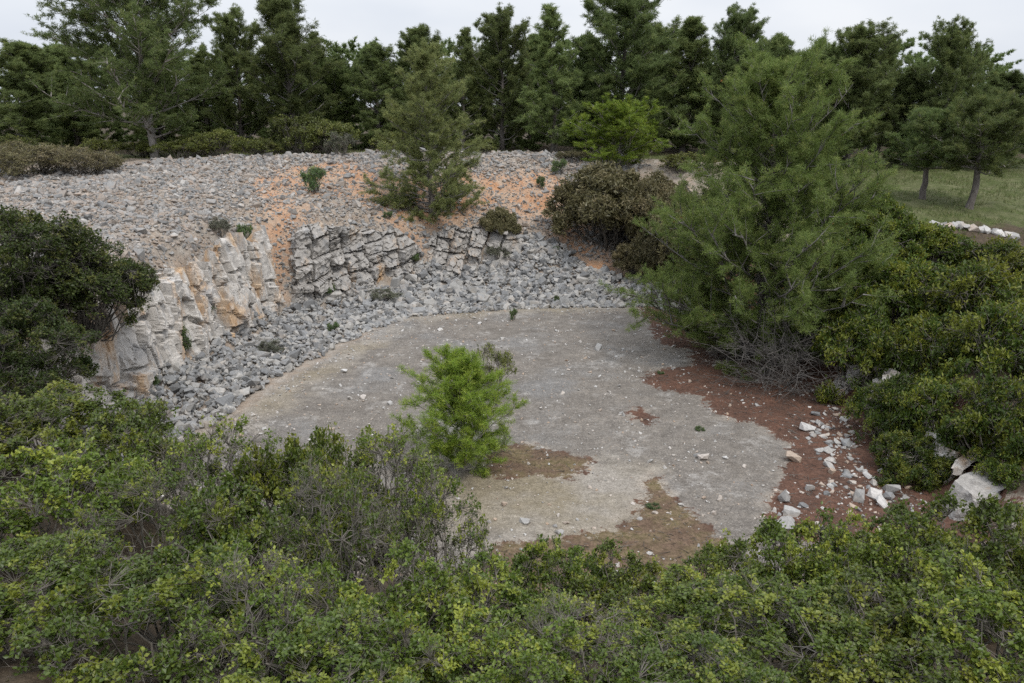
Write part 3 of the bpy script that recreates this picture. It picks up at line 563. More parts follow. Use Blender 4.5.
# ------------------------------------------------------------------ plants
def poly_rand(rs, a, b, n, wig):
    t = np.linspace(0, 1, n)[:, None]; p = a + (b - a) * t; w = np.linalg.norm(b - a) * wig
    p[1:-1] += rs.normal(0, w, (n - 2, 3)); return p
def shrub_proto(name, seed, w, h, lumps, tips, leaf, per_tip, leaf_mat, twig_mat, bare=.25, lump_r=(.13, .22), kind='leaf', fresh=.3, twig_r=.004, stem_r=.022, low=-.25, drop=.65, nspray=9, spread=.24, hrv=(.72, 1.15)):
    """lumpy shrub: stems to each lump, twigs to tips, leaves in rosettes at the tips"""
    rs = np.random.RandomState(seed); st = MB(); fo = MB()
    cs = []
    for i in range(lumps):
        a = rs.uniform(0, 6.283); r = math.sqrt(rs.uniform(0, 1)) * .78
        z = h * (1 - .62 * r * r) * (rs.uniform(.62, .86) if rs.rand() < .68 else rs.uniform(.28, .6))
        cs.append((math.cos(a) * r * w / 2, math.sin(a) * r * w / 2, z, w * rs.uniform(*lump_r)))
    cs = np.array(cs); P0, P1, R0, R1 = [], [], [], []; LP, LD, LT = [], [], []
    for i, (x, y, z, lr) in enumerate(cs):
        c = np.array((x, y, z)); b = np.array((x * .18 + rs.normal(0, .05), y * .18 + rs.normal(0, .05), -.15))
        pl = poly_rand(rs, b, c, 6, .06); st.loft(pl, np.linspace(stem_r * rs.uniform(.7, 1.2), stem_r * .35, 6), 5)
        hub = nrm(rs.normal(size=(nspray, 3)) + (0, 0, .4)); hr = rs.uniform(*hrv, nspray); pick = rs.randint(0, nspray, tips)
        d = nrm(hub[pick] + rs.normal(0, spread, (tips, 3))); kp = d[:, 2] > low; d, pick = d[kp], pick[kp]
        rad = lr * hr[pick] * rs.uniform(.82, 1.08, len(d)); tip = c + d * rad[:, None] * (1, 1, .85)
        oth = np.linalg.norm((tip[:, None] - cs[None, :, :3]) / (1, 1, .85), axis=2) / cs[None, :, 3]; oth[:, i] = 9
        ok = (tip[:, 2] > .03) & ((oth.min(1) > .72) | (rs.uniform(size=len(d)) > drop)); tip, d, rad = tip[ok], d[ok], rad[ok]; n = len(tip)
        if n == 0: continue
        k5 = nrm(rs.normal(size=(6, 3)) + (0, 0, .3)) * lr * .45 + c          # secondary forks
        src = k5[np.argmin(np.linalg.norm(tip[:, None] - k5[None], axis=2), axis=1)]
        for kk in k5:
            km = (c + kk) / 2 + rs.normal(0, lr * .1, 3); P0 += [c, km]; P1 += [km, kk]; R0 += [stem_r * .36, stem_r * .25]; R1 += [stem_r * .25, twig_r * 1.4]
        mid = (src + tip) / 2 + rs.normal(0, lr * .12, (n, 3))
        P0 += list(src) + list(mid); P1 += list(mid) + list(tip); R0 += [twig_r * 1.2] * n + [twig_r * .85] * n; R1 += [twig_r * .85] * n + [twig_r * .5] * n
        isb = rs.uniform(size=n) < bare; tip_l, mid_l = tip[~isb], mid[~isb]; n = len(tip_l)
        tb_ = tip[isb]                                                         # bare forked twigs
        for _ in range(2):
            e = tb_ + nrm(rs.normal(size=tb_.shape) + d[isb] * .8) * rs.uniform(.05, .16, (len(tb_), 1)); P0 += list(tb_); P1 += list(e); R0 += [twig_r * .6] * len(tb_); R1 += [twig_r * .3] * len(tb_)
        if n == 0: continue
        ax = nrm(tip_l - mid_l + rs.normal(0, .03, (n, 3))); f = rs.uniform(size=n) * .3 + rs.uniform(size=nspray)[pick[ok][~isb]] * .7
        tn = np.where(f < fresh, rs.uniform(.7, 1.0, n), rs.uniform(.2, .6, n))
        rep = np.repeat(np.arange(n), per_tip); m = len(rep)
        pos = tip_l[rep] - ax[rep] * rs.uniform(0, leaf[0] * 2.6, (m, 1)) + rs.normal(0, leaf[0] * .3, (m, 3))
        dr = nrm(ax[rep] * .45 + nrm(rs.normal(size=(m, 3))) * .95 + (0, 0, .05)); LP.append(pos); LD.append(dr); LT.append(tn[rep])
    st.segs(P0, P1, R0, R1, 3)
    LP, LD, LT = np.concatenate(LP), np.concatenate(LD), np.concatenate(LT); sz = rs.uniform(.7, 1.2, len(LP))
    (fo.leaves if kind == 'leaf' else fo.needles)(LP, LD, leaf[0] * sz, leaf[1] * sz, LT)
    return dict(name=name, parts=[('stems', st.mesh('stems', twig_mat, True)), ('foliage', fo.mesh('foliage', leaf_mat))], w=w, h=h)
def put(proto, x, y, rz, sx, sz, label, cat, group=None, name=None, z=None, tilt=(0, 0), sink=.05):
    o = link(name or proto['name'], None); o.location = (x, y, (hz(x, y) if z is None else z) - sink); o.rotation_euler = (tilt[0], tilt[1], rz); o.scale = (sx, sx, sz)
    o.empty_display_size = .2; tag(o, label, cat, group)
    for nm, me in proto['parts']: link(nm, me, o)
    return o
def put_px(protos, i, px, py_top, Y, w, label, cat, group=None, hmin=.5, over=None, name=None):
    """stands at forward distance Y under picture column px, its crown reaching up to row py_top"""
    p = protos[i % len(protos)]; g = at(px, py_top, Y); zt = g[2]; zb = hz(g[0], Y); hgt = max(hmin, zt - zb)
    return put(p, g[0], Y, (i * 2.399) % 6.283, w / p['w'], hgt / (p['h'] * 1.0), label, cat, group, name)

# --- pines
def pine_proto(name, seed, H, cr_, clear, nb, up=(.15, .8), sub=7, ter=4, tuft=(.15, .016, 14), mats=None, shape='cone', lean=(0, 0), cones=0, fresh=.15, trunk_r=.017, density=1.0, bot=1.0, droop=0., k_tr=9, wide_top=.25, jit=.022, puff=0.0):
    rs = np.random.RandomState(seed); tr = MB(); li = MB(); fo = MB(); co = MB()
    n = 12; t = np.linspace(0, 1, n); T = np.stack([lean[0] * H * t ** 1.5, lean[1] * H * t ** 1.5, t * H - .2 * (1 - t)], 1)
    T[1:, :2] += np.cumsum(rs.normal(0, .011 * H, (n - 1, 2)), 0) * .6
    r0 = trunk_r * H; rad = r0 * (1 - t) ** .8 + .012; rad[0] *= 1.35
    tr.loft(T, rad, k_tr, .08, rs)
    LP, LD = [], []; P0, P1, R0, R1 = [], [], [], []
    az = rs.uniform(0, 6.28)
    for i in range(nb):
        s = clear + (1 - clear) * ((i + rs.uniform(0, .9)) / nb) ** (1.25 if shape == 'wide' else .9); s = min(s, .985); q = (s - clear) / (1 - clear)
        base = np.array([np.interp(s, t, T[:, k]) for k in range(3)]); az += 2.399 + rs.normal(0, .5)
        if shape == 'cone': prof = (1 - q) ** .75 * (.45 + .55 * min(1, q / .18)) + .06
        elif shape == 'round': prof = math.sqrt(max(0, 1 - (abs(q - .38) / .68) ** 2)) * .95 + .05
        elif shape == 'oval': prof = np.interp(q, (0, .15, .35, .6, .8, .92, 1), (.55, .9, 1.0, .85, .6, .38, .14))
        else: prof = np.interp(q, (0, .12, .3, .5, .72, .88, 1), (.85, 1.0, .92, .76, .66, .52, .22))
        Lb = cr_ * prof * rs.uniform(.5, 1.22); el = up[0] + (up[1] - up[0]) * q + rs.normal(0, .13)
        d = np.array((math.cos(az) * math.cos(el), math.sin(az) * math.cos(el), math.sin(el)))
        m = 6; u = np.linspace(0, 1, m)[:, None]; Bp = base + d * Lb * u; Bp[:, 2] += (Lb * (.22 * u ** 2.2 - droop * np.sin(u * 3.14)))[:, 0]
        Bp[1:] += np.cumsum(rs.normal(0, Lb * .03, (m - 1, 3)), 0)
        rb = max(.012, np.interp(s, t, rad) * .42 * min(1, Lb / (cr_ * .6)))
        li.loft(Bp, np.linspace(rb, .006, m), 5)
        ns = max(2, int(sub * (.5 + .5 * Lb / cr_)))
        for j in range(ns):
            f = .22 + .78 * (j + rs.uniform(0, 1)) / ns; f = min(f, 1); a = np.array([np.interp(f, u[:, 0], Bp[:, k]) for k in range(3)])
            ph = (0 if j % 2 else 3.1416) + rs.normal(0, .75); sx_ = nrm(np.cross(d, (0, 0, 1.))); side = sx_ * math.cos(ph) + np.cross(sx_, d) * math.sin(ph)
            ds = nrm(d * .75 + side * rs.uniform(.4, 1.1) * (1.05 - f * .6) + np.array((0, 0, rs.uniform(-.05, .5))))
            ds = nrm(ds * (1 - puff) + (nrm(rs.normal(size=3)) * .95 + d * .5 + np.array((0, 0, .4))) * puff)
            Ls = max(.25, Lb * .42 * (1.15 - f * .7) * rs.uniform(.7, 1.25)); e = a + ds * Ls + np.array((0, 0, Ls * .12)); mm = (a + e) / 2 + rs.normal(0, Ls * .06, 3)
            P0 += [a, mm]; P1 += [mm, e]; R0 += [rb * .42 + .004, rb * .28 + .004]; R1 += [rb * .28 + .004, .004]
            for v in range(int(Ls * 5 * density)): LP.append(a + (e - a) * (.25 + .75 * rs.rand()) + rs.normal(0, .05, 3)); LD.append(ds)
            nt_ = max(2, int(ter * rs.uniform(.7, 1.3)))
            for kx in range(nt_ + 1):
                g = .3 + .7 * kx / nt_; c = a + (e - a) * g + (mm - (a + e) / 2) * (1 - abs(g - .5) * 2)
                dt = nrm(ds * .7 + rs.normal(0, .55, 3) + np.array((0, 0, .35))) if kx < nt_ else nrm(ds + (0, 0, .3))
                Lt = rs.uniform(.14, .42) * min(1, .45 + Ls * .4); f2 = c + dt * Lt
                P0.append(c); P1.append(f2); R0.append(.005); R1.append(.003)
                k = max(1, int(round(density * (1 + Lt / .16))))
                for v in range(k): LP.append(f2 - dt * Lt * .85 * v / k); LD.append(dt)
    LP.append(T[-1]); LD.append(np.array((0, 0, 1.)))
    li.segs(P0, P1, R0, R1, 3); LP, LD = np.array(LP), np.array(LD); nT = len(LP)
    tn = np.where(rs.uniform(size=nT) < fresh, rs.uniform(.7, 1, nT), rs.uniform(.1, .6, nT))
    rep = np.repeat(np.arange(nT), tuft[2]); m = len(rep)
    dd = nrm(LD[rep] * .55 + nrm(rs.normal(size=(m, 3))) * .85 + (0, 0, .18)); LP = LP + rs.normal(0, jit, (nT, 3)) * (jit > .03); pp = LP[rep] + rs.normal(0, .022 + jit * .4, (m, 3)) - LD[rep] * rs.uniform(0, .07, (m, 1))
    fo.needles(pp, dd, tuft[0] * rs.uniform(.65, 1.15, m), np.full(m, tuft[1]), tn[rep])
    mats = mats or (M['bark'], M['limb'], M['pine_far'])
    parts = [('trunk', tr.mesh('trunk', mats[0], True)), ('limbs', li.mesh('limbs', mats[1], True)), ('crown', fo.mesh('crown', mats[2]))]
    if cones:
        w = rs.choice(nT, cones, replace=False); r2 = np.repeat(w, 6); dd = nrm(LD[r2] + rs.normal(0, .35, (len(r2), 3)))
        co.needles(LP[r2] + LD[r2] * .06, dd, np.full(len(r2), .07), np.full(len(r2), .03), .6); parts.append(('flower_buds', co.mesh('flower_buds', M['cone'])))
    return dict(name=name, parts=parts, h=H, w=cr_ * 2, r=cr_)
def put_pine(p, px, py_top, Y, wpx, label, rz=0., group=None, py_base=None):
    g = at(px, py_top, Y); zb = hz(g[0], Y); hgt = (g[2] - zb) * .95; w = wpx / FPX * math.hypot(Y, CAM_Z - zb)
    return put(p, g[0], Y, rz, w / p['w'] * 1.02, hgt / p['h'], label, 'pine tree', group, sink=.1)
far_m = (M['bark'], M['dead'], M['pine_far'])
FT = (.165, .025, 16)
M['bare_limb'] = bark_mat('bare_limb_bark', (.14, .125, .11), (.34, .315, .285))
PF = [pine_proto('pine_tree', 41, 8.5, 2.3, .04, 66, up=(.25, 1.1), sub=9, ter=5, tuft=FT, mats=far_m, shape='oval', density=1.35, jit=.05, puff=.85),
      pine_proto('pine_tree', 42, 9.0, 2.1, .05, 62, up=(.3, 1.1), sub=9, ter=5, tuft=FT, mats=far_m, shape='oval', lean=(.05, 0), density=1.35, jit=.05, puff=.85),
      pine_proto('pine_tree', 43, 8.0, 2.5, .05, 66, up=(.2, 1.0), sub=9, ter=5, tuft=FT, mats=far_m, shape='round', density=1.35, jit=.05, puff=.85),
      pine_proto('pine_tree', 44, 9.0, 2.0, .10, 52, up=(.3, 1.0), sub=8, ter=4, tuft=FT, mats=far_m, shape='cone', lean=(-.03, .02), density=1.25, jit=.05, puff=.85),
      pine_proto('pine_tree', 45, 10.5, 3.9, .14, 84, up=(.25, 1.05), sub=11, ter=5, tuft=FT, mats=(M['bare_limb'], M['bare_limb'], M['pine_far']), shape='round', density=1.1, jit=.05, puff=.85),
      pine_proto('pine_tree', 46, 8.5, 2.3, .05, 58, up=(.3, 1.2), sub=9, ter=5, tuft=FT, mats=far_m, shape='oval', lean=(-.05, .02), density=1.3, jit=.06, puff=.85)]
FOREST = [
    (4, 130, -42, 46.5, 168, 'broad tall pine with pale limbs above the heath shrub, largest at left'),
    (1, 284, -6, 50, 105, 'tall pine with clear top rising above its neighbours left of the pale pine'),
    (0, 12, 42, 50, 110, 'dark pine at the left edge beside the broad tall pine'),
    (2, 232, 22, 53, 70, 'slender-topped pine just left of the tall clear-topped pine'),
    (0, 62, 46, 55, 80, 'low dark pine between left edge and the broad tall pine'),
    (3, 198, 50, 56, 70, 'low dark pine right beside the broad tall pine'),
    (2, 334, 64, 54, 75, 'pale-green pine left of the mid slope pine, lower than its neighbours'),
    (1, 374, 44, 52, 75, 'dark pine rising just behind the left of the mid slope pine'),
    (0, 420, 27, 53, 80, 'dark pine directly behind the pale slope pine'),
    (3, 461, 26, 51, 60, 'thin-topped dark pine just right of the slope pine'),
    (2, 503, 22, 52, 80, 'dark pine with double top left of the bare-trunked pine'),
    (3, 557, 2, 48.5, 85, 'narrow pine with straight bare trunk standing in front at the wood edge'),
    (2, 626, -6, 50, 115, 'tall broad pine above the bright green pine sapling'),
    (0, 585, 42, 53, 70, 'lower dark pine between the narrow pine and tall broad pine'),
    (1, 690, 18, 52, 80, 'dark pine right of the tall broad pine over the sapling'),
    (2, 738, 20, 51, 80, 'dark pine behind the upper left of the big olive pine'),
    (0, 780, 36, 52, 75, 'dark pine directly behind the big olive pine'),
    (3, 818, 36, 50, 65, 'thin pine behind the right shoulder of the big olive pine'),
    (2, 862, 36, 44, 100, 'dense dark pine right of the big olive pine'),
    (3, 893, 33, 46, 60, 'dark pine with blunt top behind two small meadow pines'),
    (2, 958, 33, 43.5, 80, 'bushy-topped pine standing clear above two small meadow pines'),
    (0, 1015, 72, 44, 100, 'low pine at the right edge behind the meadow'),
    (1, 918, 68, 45.5, 75, 'low dark pine far behind the left small meadow pine'),
    (1, 150, 40, 57, 80, 'dark pine half hidden behind the broad tall pine'),
    (3, 308, 30, 57, 60, 'dark pine half hidden right of the tall clear-topped pine'),
    (0, 655, 25, 56, 70, 'dark pine half hidden right of the tall broad pine'),
    (1, 530, 34, 57, 60, 'dark pine half hidden left of the narrow bare-trunked pine'),
    (2, 840, 55, 44, 70, 'dark pine with low crown close behind the big olive pine, at its right'),
    (1, 985, 90, 56, 70, 'low pine far behind the right small meadow pine')]
for i, (k, px, py, Y, w, lab) in enumerate(FOREST):
    put_pine(PF[5 if (k < 2 and i % 3 == 1) else k], px, py, Y, w, lab, rz=i * 1.7, group='pines of the wood behind the quarry')
# the wood behind the front rows, one mass
fm = MB(); rs = np.random.RandomState(77)
thin = [pine_proto('x', 60 + i, 8.0, 2.6, .03, 40, up=(.05, .8), sub=5, ter=2, tuft=(.32, .07, 12), mats=far_m, shape='round' if i else 'cone') for i in range(2)]
src = []
for p in thin:
    me = p['parts'][2][1]; v = np.zeros(len(me.vertices) * 3, np.float32); me.vertices.foreach_get('co', v); src.append(v.reshape(-1, 3).astype(float))
for row, (Y0, n) in enumerate(((54.5, 26), (59, 28), (65, 30))):
    for i in range(n):
        x = (-1 + 2 * (i + rs.uniform(.2, .8)) / n) * Y0 * .78; v = src[rs.randint(2)]; a = rs.uniform(0, 6.28); y = Y0 + rs.uniform(-2, 3); c, s_ = math.cos(a), math.sin(a); sc = rs.uniform(.56, .80) * (1 + .08 * row)
        V = np.stack([v[:, 0] * c - v[:, 1] * s_, v[:, 0] * s_ + v[:, 1] * c, v[:, 2]], 1) * sc * (1.15, 1.15, 1) + (x, y, hz(x, y) - .3)
        fm.add(V, np.arange(len(V)).reshape(-1, 3), .3)
tag(link('woodland', fm.mesh('woodland', M['pine_far'])), kind='stuff')

# special pines
p_mid = pine_proto('pine_tree', 71, 7.6, 2.2, .01, 90, up=(.0, 1.0), sub=9, ter=5, tuft=(.16, .02, 13), mats=(M['bark'], M['dead'], M['pine_mid']), shape='wide', fresh=.25, trunk_r=.014, density=1.0, puff=.6)
g = at(432, 220, 37.6); g2 = at(432, 48, 37.6); zb = hz(g[0], 37.6)
put(p_mid, g[0], 37.6, .6, 1.12, (g2[2] - zb) / 8.0, 'pale airy pine growing out of the back quarry slope with light limbs', 'pine tree')
p_right = pine_proto('pine_tree', 83, 9.8, 4.0, .03, 185, up=(.0, .92), sub=11, ter=5, tuft=(.14, .016, 13), mats=(M['bark'], M['dead'], M['pine_right']), shape='wide', lean=(.02, .0), cones=98, fresh=.2, bot=.98, wide_top=.45, density=1.7, puff=.75, jit=.04)
g = at(765, 200, 25.2); put(p_right, g[0] + .3, 25.2, 2.2, .96, (at(765, 46, 25.2)[2] - hz(g[0], 25.2)) / 11.0, 'big olive-green pine with reddish buds and low spreading limbs on the right', 'pine tree')
p_small = [pine_proto('pine_tree', 91 + i, 4.8, 1.7, .40, 50, up=(.05, .75), sub=8, ter=5, tuft=(.16, .02, 13), mats=(M['bark'], M['limb'], M['pine_small']), shape='round', fresh=.25, trunk_r=.03, density=1.2, puff=.9, jit=.05) for i in range(2)]
for i, (px, yt, yb, Y, w, lab) in enumerate([(934, 116, 203, 35, 74, 'left of two small round-crowned pines on the meadow'), (986, 106, 211, 33.5, 86, 'right of two small round-crowned pines on the meadow, with stout trunk')]):
    put_pine(p_small[i], px, yt, Y, w, lab, rz=i * 2.1)
p_young = pine_proto('young_pine', 101, 2.9, 1.35, .02, 54, up=(.25, 1.15), sub=7, ter=5, tuft=(.13, .011, 15), mats=(M['limb'], M['limb'], M['pine_young']), shape='round', fresh=.35, trunk_r=.014, density=1.2, puff=.8)
g = on_z(462, 470); put(p_young, g[0], g[1], .4, 1.0, (at(465, 345, g[1])[2]) / 3.9, 'bright green young pine growing alone on the quarry floor', 'young pine')
p_sap = pine_proto('young_pine', 103, 3.4, 2.0, .02, 56, up=(.3, 1.15), sub=8, ter=5, tuft=(.16, .022, 13), mats=(M['limb'], M['limb'], M['pine_young']), shape='round', fresh=.2, trunk_r=.016, puff=.8)
g = at(622, 118, 43.5); put(p_sap, g[0], 43.5, 1., 1.3, (g[2] - hz(g[0], 43.5)) / 3.4, 'bright green bushy pine sapling behind the brown-green bush', 'young pine')

# --- shrubs of the foreground
OAK = [shrub_proto('oak_shrub', 201 + i, 2.4, 1.5, 34, 84, (.052, .036), 12, M['oak'], M['twig'], bare=.16, fresh=.36, twig_r=.0030, nspray=6, spread=.19, drop=.85, hrv=(.6, 1.3), lump_r=(.10, .19)) for i in range(3)]
OAK += [shrub_proto('oak_shrub', 211, 2.4, 1.5, 36, 66, (.044, .029), 12, M['oak'], M['twig'], bare=.55, fresh=.36, twig_r=.0030, nspray=5, spread=.22, drop=.8, hrv=(.6, 1.3))]
FRONT = [  # px, top row, distance, width, which, label
    (30, 392, 11.5, 3.4, 0, 'oak shrub at the left edge below the dark overhanging bush'), (115, 404, 10.8, 2.8, 1, 'oak shrub in front of the left end of the pale cliff'),
    (205, 430, 10.0, 2.8, 3, 'twiggy oak shrub in front of the left rubble'), (300, 420, 9.6, 2.4, 1, 'oak shrub cutting across the left part of the grey floor'),
    (375, 432, 9.0, 2.4, 3, 'thin-topped oak shrub with bare twigs left of the young pine'), (430, 492, 8.4, 1.8, 3, 'sparse grey-twigged oak shrub just below the young pine'),
    (40, 455, 8.4, 2.8, 2, 'second-row oak shrub at the left edge'), (140, 470, 8.0, 2.4, 3, 'second-row oak shrub full of bare grey twigs at left'),
    (240, 478, 7.6, 2.4, 0, 'second-row oak shrub left of the dark hollow'), (340, 470, 7.2, 2.2, 3, 'second-row oak shrub under the thin-topped one'),
    (30, 555, 5.8, 2.2, 1, 'low oak shrub with pale twigs in the lower left corner'), (150, 560, 5.5, 2.2, 2, 'front oak shrub second from the lower left corner'),
    (270, 565, 5.3, 2.0, 3, 'front oak shrub with tangled bare twigs at left'), (395, 560, 5.4, 2.0, 0, 'yellow-tipped front oak shrub left of the picture middle'),
    (480, 575, 6.3, 2.0, 1, 'oak shrub below the tan floor in the middle'), (555, 548, 7.8, 1.7, 2, 'oak shrub standing against brown front earth'),
    (610, 552, 7.4, 1.8, 0, 'oak shrub left of the red earth tongue foot'), (690, 590, 6.6, 2.0, 1, 'oak shrub under the foot of the red earth tongue'),
    (600, 625, 5.2, 2.0, 3, 'grey-twigged front oak shrub in the bottom middle'), (735, 555, 7.4, 1.7, 2, 'oak shrub below the end of the grey floor'),
    (800, 522, 8.2, 2.4, 0, 'oak shrub in front of the right stone pile'), (870, 520, 8.2, 2.3, 1, 'tall oak shrub in front of the right rock wall'),
    (955, 512, 8.4, 2.6, 2, 'oak shrub below the pale rock at right'), (1030, 500, 8.2, 2.6, 0, 'oak shrub at the right edge below the mastic thicket'),
    (770, 605, 5.6, 2.2, 2, 'front oak shrub right of the bottom middle'), (880, 590, 5.7, 2.2, 0, 'yellow-green front oak shrub second from the lower right corner'), (1000, 580, 5.6, 2.4, 1, 'oak shrub in the lower right corner'),
    (500, 640, 4.5, 1.8, 0, 'nearest oak shrub at the bottom middle'), (330, 640, 4.4, 1.8, 1, 'nearest oak shrub at the bottom left of middle'), (690, 660, 4.6, 1.8, 2, 'nearest oak shrub right of bottom middle')]
for i, (px, py, Y, w, k, lab) in enumerate(FRONT):
    p = OAK[k]; g = at(px, py, Y); zb = hz(g[0], Y); hgt = min(max(.7, g[2] - zb), 1.75 if k == 3 else 2.5)
    put(p, g[0], Y, i * 2.1, w / p['w'] * .9, hgt / p['h'], lab, 'shrub', 'oak shrubs on the near slope', z=g[2] - hgt, sink=0)

# --- thicket on the right rim
MAS = [shrub_proto('mastic_shrub', 231 + i, 3.0, 2.0, 48, 92, (.085, .036), 14, M['mastic'], M['twig'], bare=.16, fresh=.42, lump_r=(.075, .15), nspray=7, spread=.22, drop=.85, hrv=(.55, 1.4), twig_r=.005, stem_r=.03, low=-.5) for i in range(3)]
RIGHT = [
    (868, 184, 28, 3.6, 2.6, 'dark green mastic bush beside the big pine, highest of the thicket'), (926, 216, 27, 4.0, 2.6, 'mastic bush below the left small meadow pine'), (1002, 236, 25.5, 4.2, 2.6, 'mastic bush at the right edge under the meadow'),
    (850, 232, 24.5, 3.6, 3.4, 'dark mastic bush touching the right side of the big pine'), (915, 250, 23, 4.0, 3.4, 'light-topped mastic bush in the middle of the right thicket'), (990, 256, 21.5, 4.2, 3.4, 'mastic bush with bare grey twigs near the right edge'),
    (872, 300, 21.5, 3.4, 3.3, 'mastic bush overhanging the red earth at right'), (945, 305, 20, 3.6, 3.4, 'yellow-green mastic bush leaning out over the rock wall'), (1028, 300, 18.5, 3.8, 3.4, 'mastic bush cut by the right edge, middle height'),
    (905, 368, 18.6, 2.8, 2.7, 'low mastic bush hanging above the right stone pile'), (965, 372, 17.2, 3.2, 2.8, 'mastic bush draped over the pale right rock'), (1030, 375, 15.6, 3.0, 2.8, 'lowest mastic bush at the right edge'),
    (1042, 430, 14.8, 2.4, 1.9, 'mastic bush hiding the foot of the right wall at the edge'), (918, 432, 16.4, 2.2, 1.6, 'small mastic bush at the foot of the right wall')]
for i, (px, py, Y, w, hm, lab) in enumerate(RIGHT):
    p = MAS[i % 3]; g = at(px, py, Y); hgt = min(max(hm, g[2] - hz(g[0], Y)), 3.9)
    put(p, g[0], Y, i * 1.9, w / p['w'] * 1.05, hgt / p['h'], lab, 'shrub', 'mastic bushes of the right thicket', z=g[2] - hgt, sink=0)
# --- dark bushes on the left rim
HOL = [shrub_proto('holm_oak_bush', 251 + i, 3.6, 3.0, 50, 90, (.07, .045), 11, M['holm'], M['dark_twig'], bare=.1, fresh=.3, lump_r=(.09, .17), twig_r=.005, stem_r=.03, low=-.7, hrv=(.65, 1.25)) for i in range(2)]
for i, (px, py, Y, w, h, lab) in enumerate([(15, 196, 18.5, 4.2, 3.2, 'tall dark bush at the left edge above the cliff'), (74, 234, 18.8, 3.4, 2.5, 'dark rounded bush hanging over the left end of the pale cliff'), (5, 290, 15.8, 3.2, 2.6, 'dark bush low at the left edge under the tall one'), (128, 258, 19.6, 1.5, 1.2, 'small grey-green bush at the tip of the dark overhang')]):
    p = HOL[i % 2]; g = at(px, py, Y); put(p, g[0], Y, i * 2.3, w / p['w'], h / p['h'], lab, 'bush', None, z=g[2] - h, sink=0)
# --- bushes on the back slope and rim
JUN = [shrub_proto('juniper_bush', 261 + i, 3.0, 2.0, 48, 130, (.10, .038), 14, M['juniper'], M['dark_twig'], bare=.08, fresh=.3, lump_r=(.1, .18), kind='needle', low=-.4) for i in range(2)]
for i, (px, py, Y, w, lab) in enumerate([(608, 164, 37, 5.8, 'large rounded brown-green bush on the back slope'), (655, 172, 36, 4.2, 'brown-green bush between the large rounded one and the big pine'), (500, 207, 37, 1.9, 'low grey-brown bush on the ledge right of the pale pine'), (700, 188, 33, 4.0, 'brown-green bush behind the trunk of the big olive pine'), (668, 205, 34, 3.0, 'brown-green bush at the left skirt of the big olive pine'), (640, 238, 34.6, 2.6, 'lower brown-green bush at the head of the red earth')]):
    put_px(JUN, i, px, py, Y, w, lab, 'bush')
HEA = [shrub_proto('heath_shrub', 271, 2.6, 1.2, 34, 60, (.10, .018), 12, M['heath'], M['dark_twig'], bare=.15, fresh=.4, lump_r=(.1, .17), kind='needle')]
for i, (px, py, Y, w, lab) in enumerate([(20, 142, 38, 5.0, 'brownish heath clump at the left edge on the stony bank'), (78, 148, 38.5, 4.4, 'brownish heath clump under the broad tall pine'), (575, 150, 44, 2.6, 'low dry heath left of the bright sapling')]): put_px(HEA, i, px, py, Y, w, lab, 'shrub')
UND = [shrub_proto('undergrowth_bush', 281 + i, 2.6, 1.4, 30, 50, (.075, .045), 11, M['under'], M['dark_twig'], bare=.1, fresh=.3, lump_r=(.1, .18)) for i in range(2)]
for i, (px, py, Y, w, lab) in enumerate([(180, 142, 46, 3.4, 'olive undergrowth bush right of the broad pine trunk'), (218, 132, 46.5, 3.2, 'olive undergrowth bush below the slender pine'), (255, 140, 46, 3.0, 'olive undergrowth bush left of the red-flecked one'), (300, 118, 47.5, 4.2, 'large olive bush below the tall clear-topped pine'),
        (330, 122, 47, 3.4, 'olive bush behind the grey rim herb'), (12, 138, 45.5, 3.4, 'olive bush behind the heath at the left edge'), (100, 140, 46, 3.0, 'olive bush behind the heath under the broad pine'), (480, 142, 46, 2.2, 'grey-green low bush right behind the pale pine'), (690, 155, 44, 3.6, 'olive bush between sapling and big pine'), (395, 135, 46.5, 3.0, 'olive bush left behind the pale pine'), (140, 143, 48.6, 3.6, 'olive bush directly behind the trunk of the broad tall pine'), (198, 138, 48.6, 3.6, 'olive bush deeper in the wood below the low dark pine')]):
    put_px(UND, i, px, py - 4, Y - 1.2, w, lab, 'bush')
HERB = [shrub_proto('green_herb', 291, 1.0, .7, 12, 40, (.07, .022), 10, M['herb'], M['dark_twig'], bare=.05, fresh=.15, lump_r=(.14, .24)), shrub_proto('grey_herb', 292, 1.0, .7, 12, 40, (.06, .02), 9, M['grey_herb'], M['twig'], bare=.25, fresh=.3, lump_r=(.14, .24))]
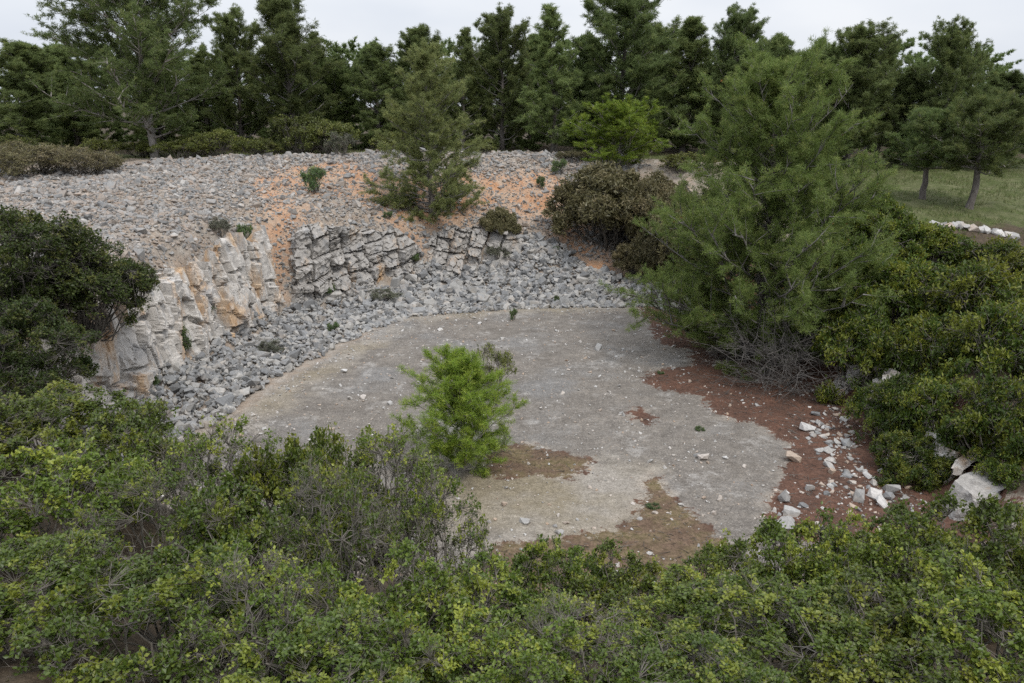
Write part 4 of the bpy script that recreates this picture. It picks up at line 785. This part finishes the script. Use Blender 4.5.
SPOT = [(0, 315, 207, 36.5, 1.3, 1.3, 'dark green bushy herb on the orange slope above the outcrop'), (0, 246, 236, 31.5, .8, .9, 'green tuft at the top of the pale cliff'), (1, 224, 255, 29.5, .9, .7, 'grey-green tuft on the cliff edge'), (1, 340, 148, 43.2, 1.6, 1.3, 'grey-green herb on the rim of the stony bank'),
        (0, 558, 179, 42, .9, .9, 'round green tuft on the rim above the orange earth'), (0, 541, 193, 40.5, .6, .7, 'small green tuft on the orange earth'), (0, 179, 360, 23.6, .9, 1.1, 'green bush at the foot of the pale cliff'), (0, 206, 340, 25.5, .9, .8, 'green tuft between cliff and rubble'),
        (0, 148, 385, 21.2, .7, .7, 'low green tuft at the left foot of the cliff'), (0, 332, 325, 28.0, .5, .5, 'green tuft in the left rubble near the floor'), (1, 270, 350, 25.5, .9, .6, 'grey-green tuft lying in the left rubble'), (0, 328, 283, 32, .8, .6, 'green tuft at the foot of the fractured outcrop'),
        (1, 385, 290, 32.5, 1.6, .5, 'low dry herb where outcrop meets rubble'), (0, 413, 250, 35, .6, .6, 'green tuft beside the ledge under the pale pine'), (0, 513, 328, 30, .35, .55, 'small yellow-tipped herb growing from the floor crack'), (0, 557, 303, 32.3, .3, .5, 'small herb at the back edge of the floor'),
        (1, 500, 240, 36.2, 1.4, .8, 'grey dry shrub hanging on the ledge'), (0, 556, 241, 36.5, .4, .4, 'tiny green tuft on the right rubble slope'), (0, 388, 222, 36, .5, .4, 'tiny green tuft above the outcrop'), (0, 555, 560, 12.9, .3, .15, 'tiny herb on the front brown earth'), (0, 700, 432, 19.0, .3, .15, 'tiny herb on the red earth'), (0, 654, 508, 14.9, .35, .14, 'tiny weed growing on the red earth tongue'), (0, 660, 378, 23.5, .3, .15, 'tiny weed on the left point of the red earth')]
for i, (k, px, py, Y, w, h, lab) in enumerate(SPOT):
    p = HERB[k]; g = at(px, py, Y); put(p, g[0], Y, i * 1.3, w / p['w'], h / p['h'], lab, 'plant')
YEL = shrub_proto('sparse_bush', 295, 1.8, 1.4, 20, 34, (.05, .028), 9, M['under'], M['twig'], bare=.25, fresh=.6, lump_r=(.1, .18))
g = on_z(492, 398); put(YEL, g[0], g[1], 0, .95, (at(492, 335, g[1])[2]) / 1.4, 'sparse yellowish bush right behind the young pine', 'bush')
# dead brush under the big pine
def dead_brush(seed, w, h, n):
    rs = np.random.RandomState(seed); m = MB(); P0, P1, R0, R1 = [], [], [], []
    for i in range(n):
        a = np.array((rs.normal(0, w * .12), rs.normal(0, w * .12), rs.uniform(0, h * .6))); d = nrm(np.array((rs.normal(), rs.normal(), rs.uniform(-.2, .9)))); r = rs.uniform(.007, .016)
        for k in range(5):
            b = a + d * rs.uniform(.15, .32) * w * .5; P0.append(a); P1.append(b); R0.append(r); R1.append(r * .75)
            for _ in range(3):
                e = b + nrm(d + rs.normal(0, .7, 3)) * rs.uniform(.1, .4); P0.append(b); P1.append(e); R0.append(r * .5); R1.append(.003)
            a = b; d = nrm(d + rs.normal(0, .3, 3) - (0, 0, .1)); r *= .75
    m.segs(P0, P1, R0, R1, 4); return m.mesh('dead_brush', M['brush'], True)
for i, (px, py, sc, lab) in enumerate([(778, 378, 1.25, 'tangled grey dead brush under the big olive pine'), (735, 352, .7, 'smaller tangle of dead twigs left under the big pine')]):
    g = on_z(px, py, .3); o = link('dead_brush', dead_brush(310 + i, 2.6, 1.6, 110)); o.location = (g[0], g[1], hz(g[0], g[1])); o.scale = (sc,) * 3; tag(o, lab, 'dead brush')
# meadow grass
rs = np.random.RandomState(91); mg = MB()
gp = np.r_[scatter([(12, 30), (24, 30), (34, 46), (30, 52), (14, 52), (12, 40)], 26000, rs), scatter([(-34, 44.5), (14, 44.5), (16, 52), (-36, 52)], 14000, rs)]
kk = fbm(gp[:, 0] * .5, gp[:, 1] * .5, 5, 3) > -.15; gp = gp[kk]
mg.needles(np.c_[gp, height(gp[:, 0], gp[:, 1]) - .02], nrm(np.c_[rs.normal(0, .5, (len(gp), 2)), np.ones(len(gp))]), rs.uniform(.08, .28, len(gp)), np.full(len(gp), .025), rs.uniform(0, 1, len(gp)))
tag(link('grass', mg.mesh('grass', M['grass'])), kind='stuff')
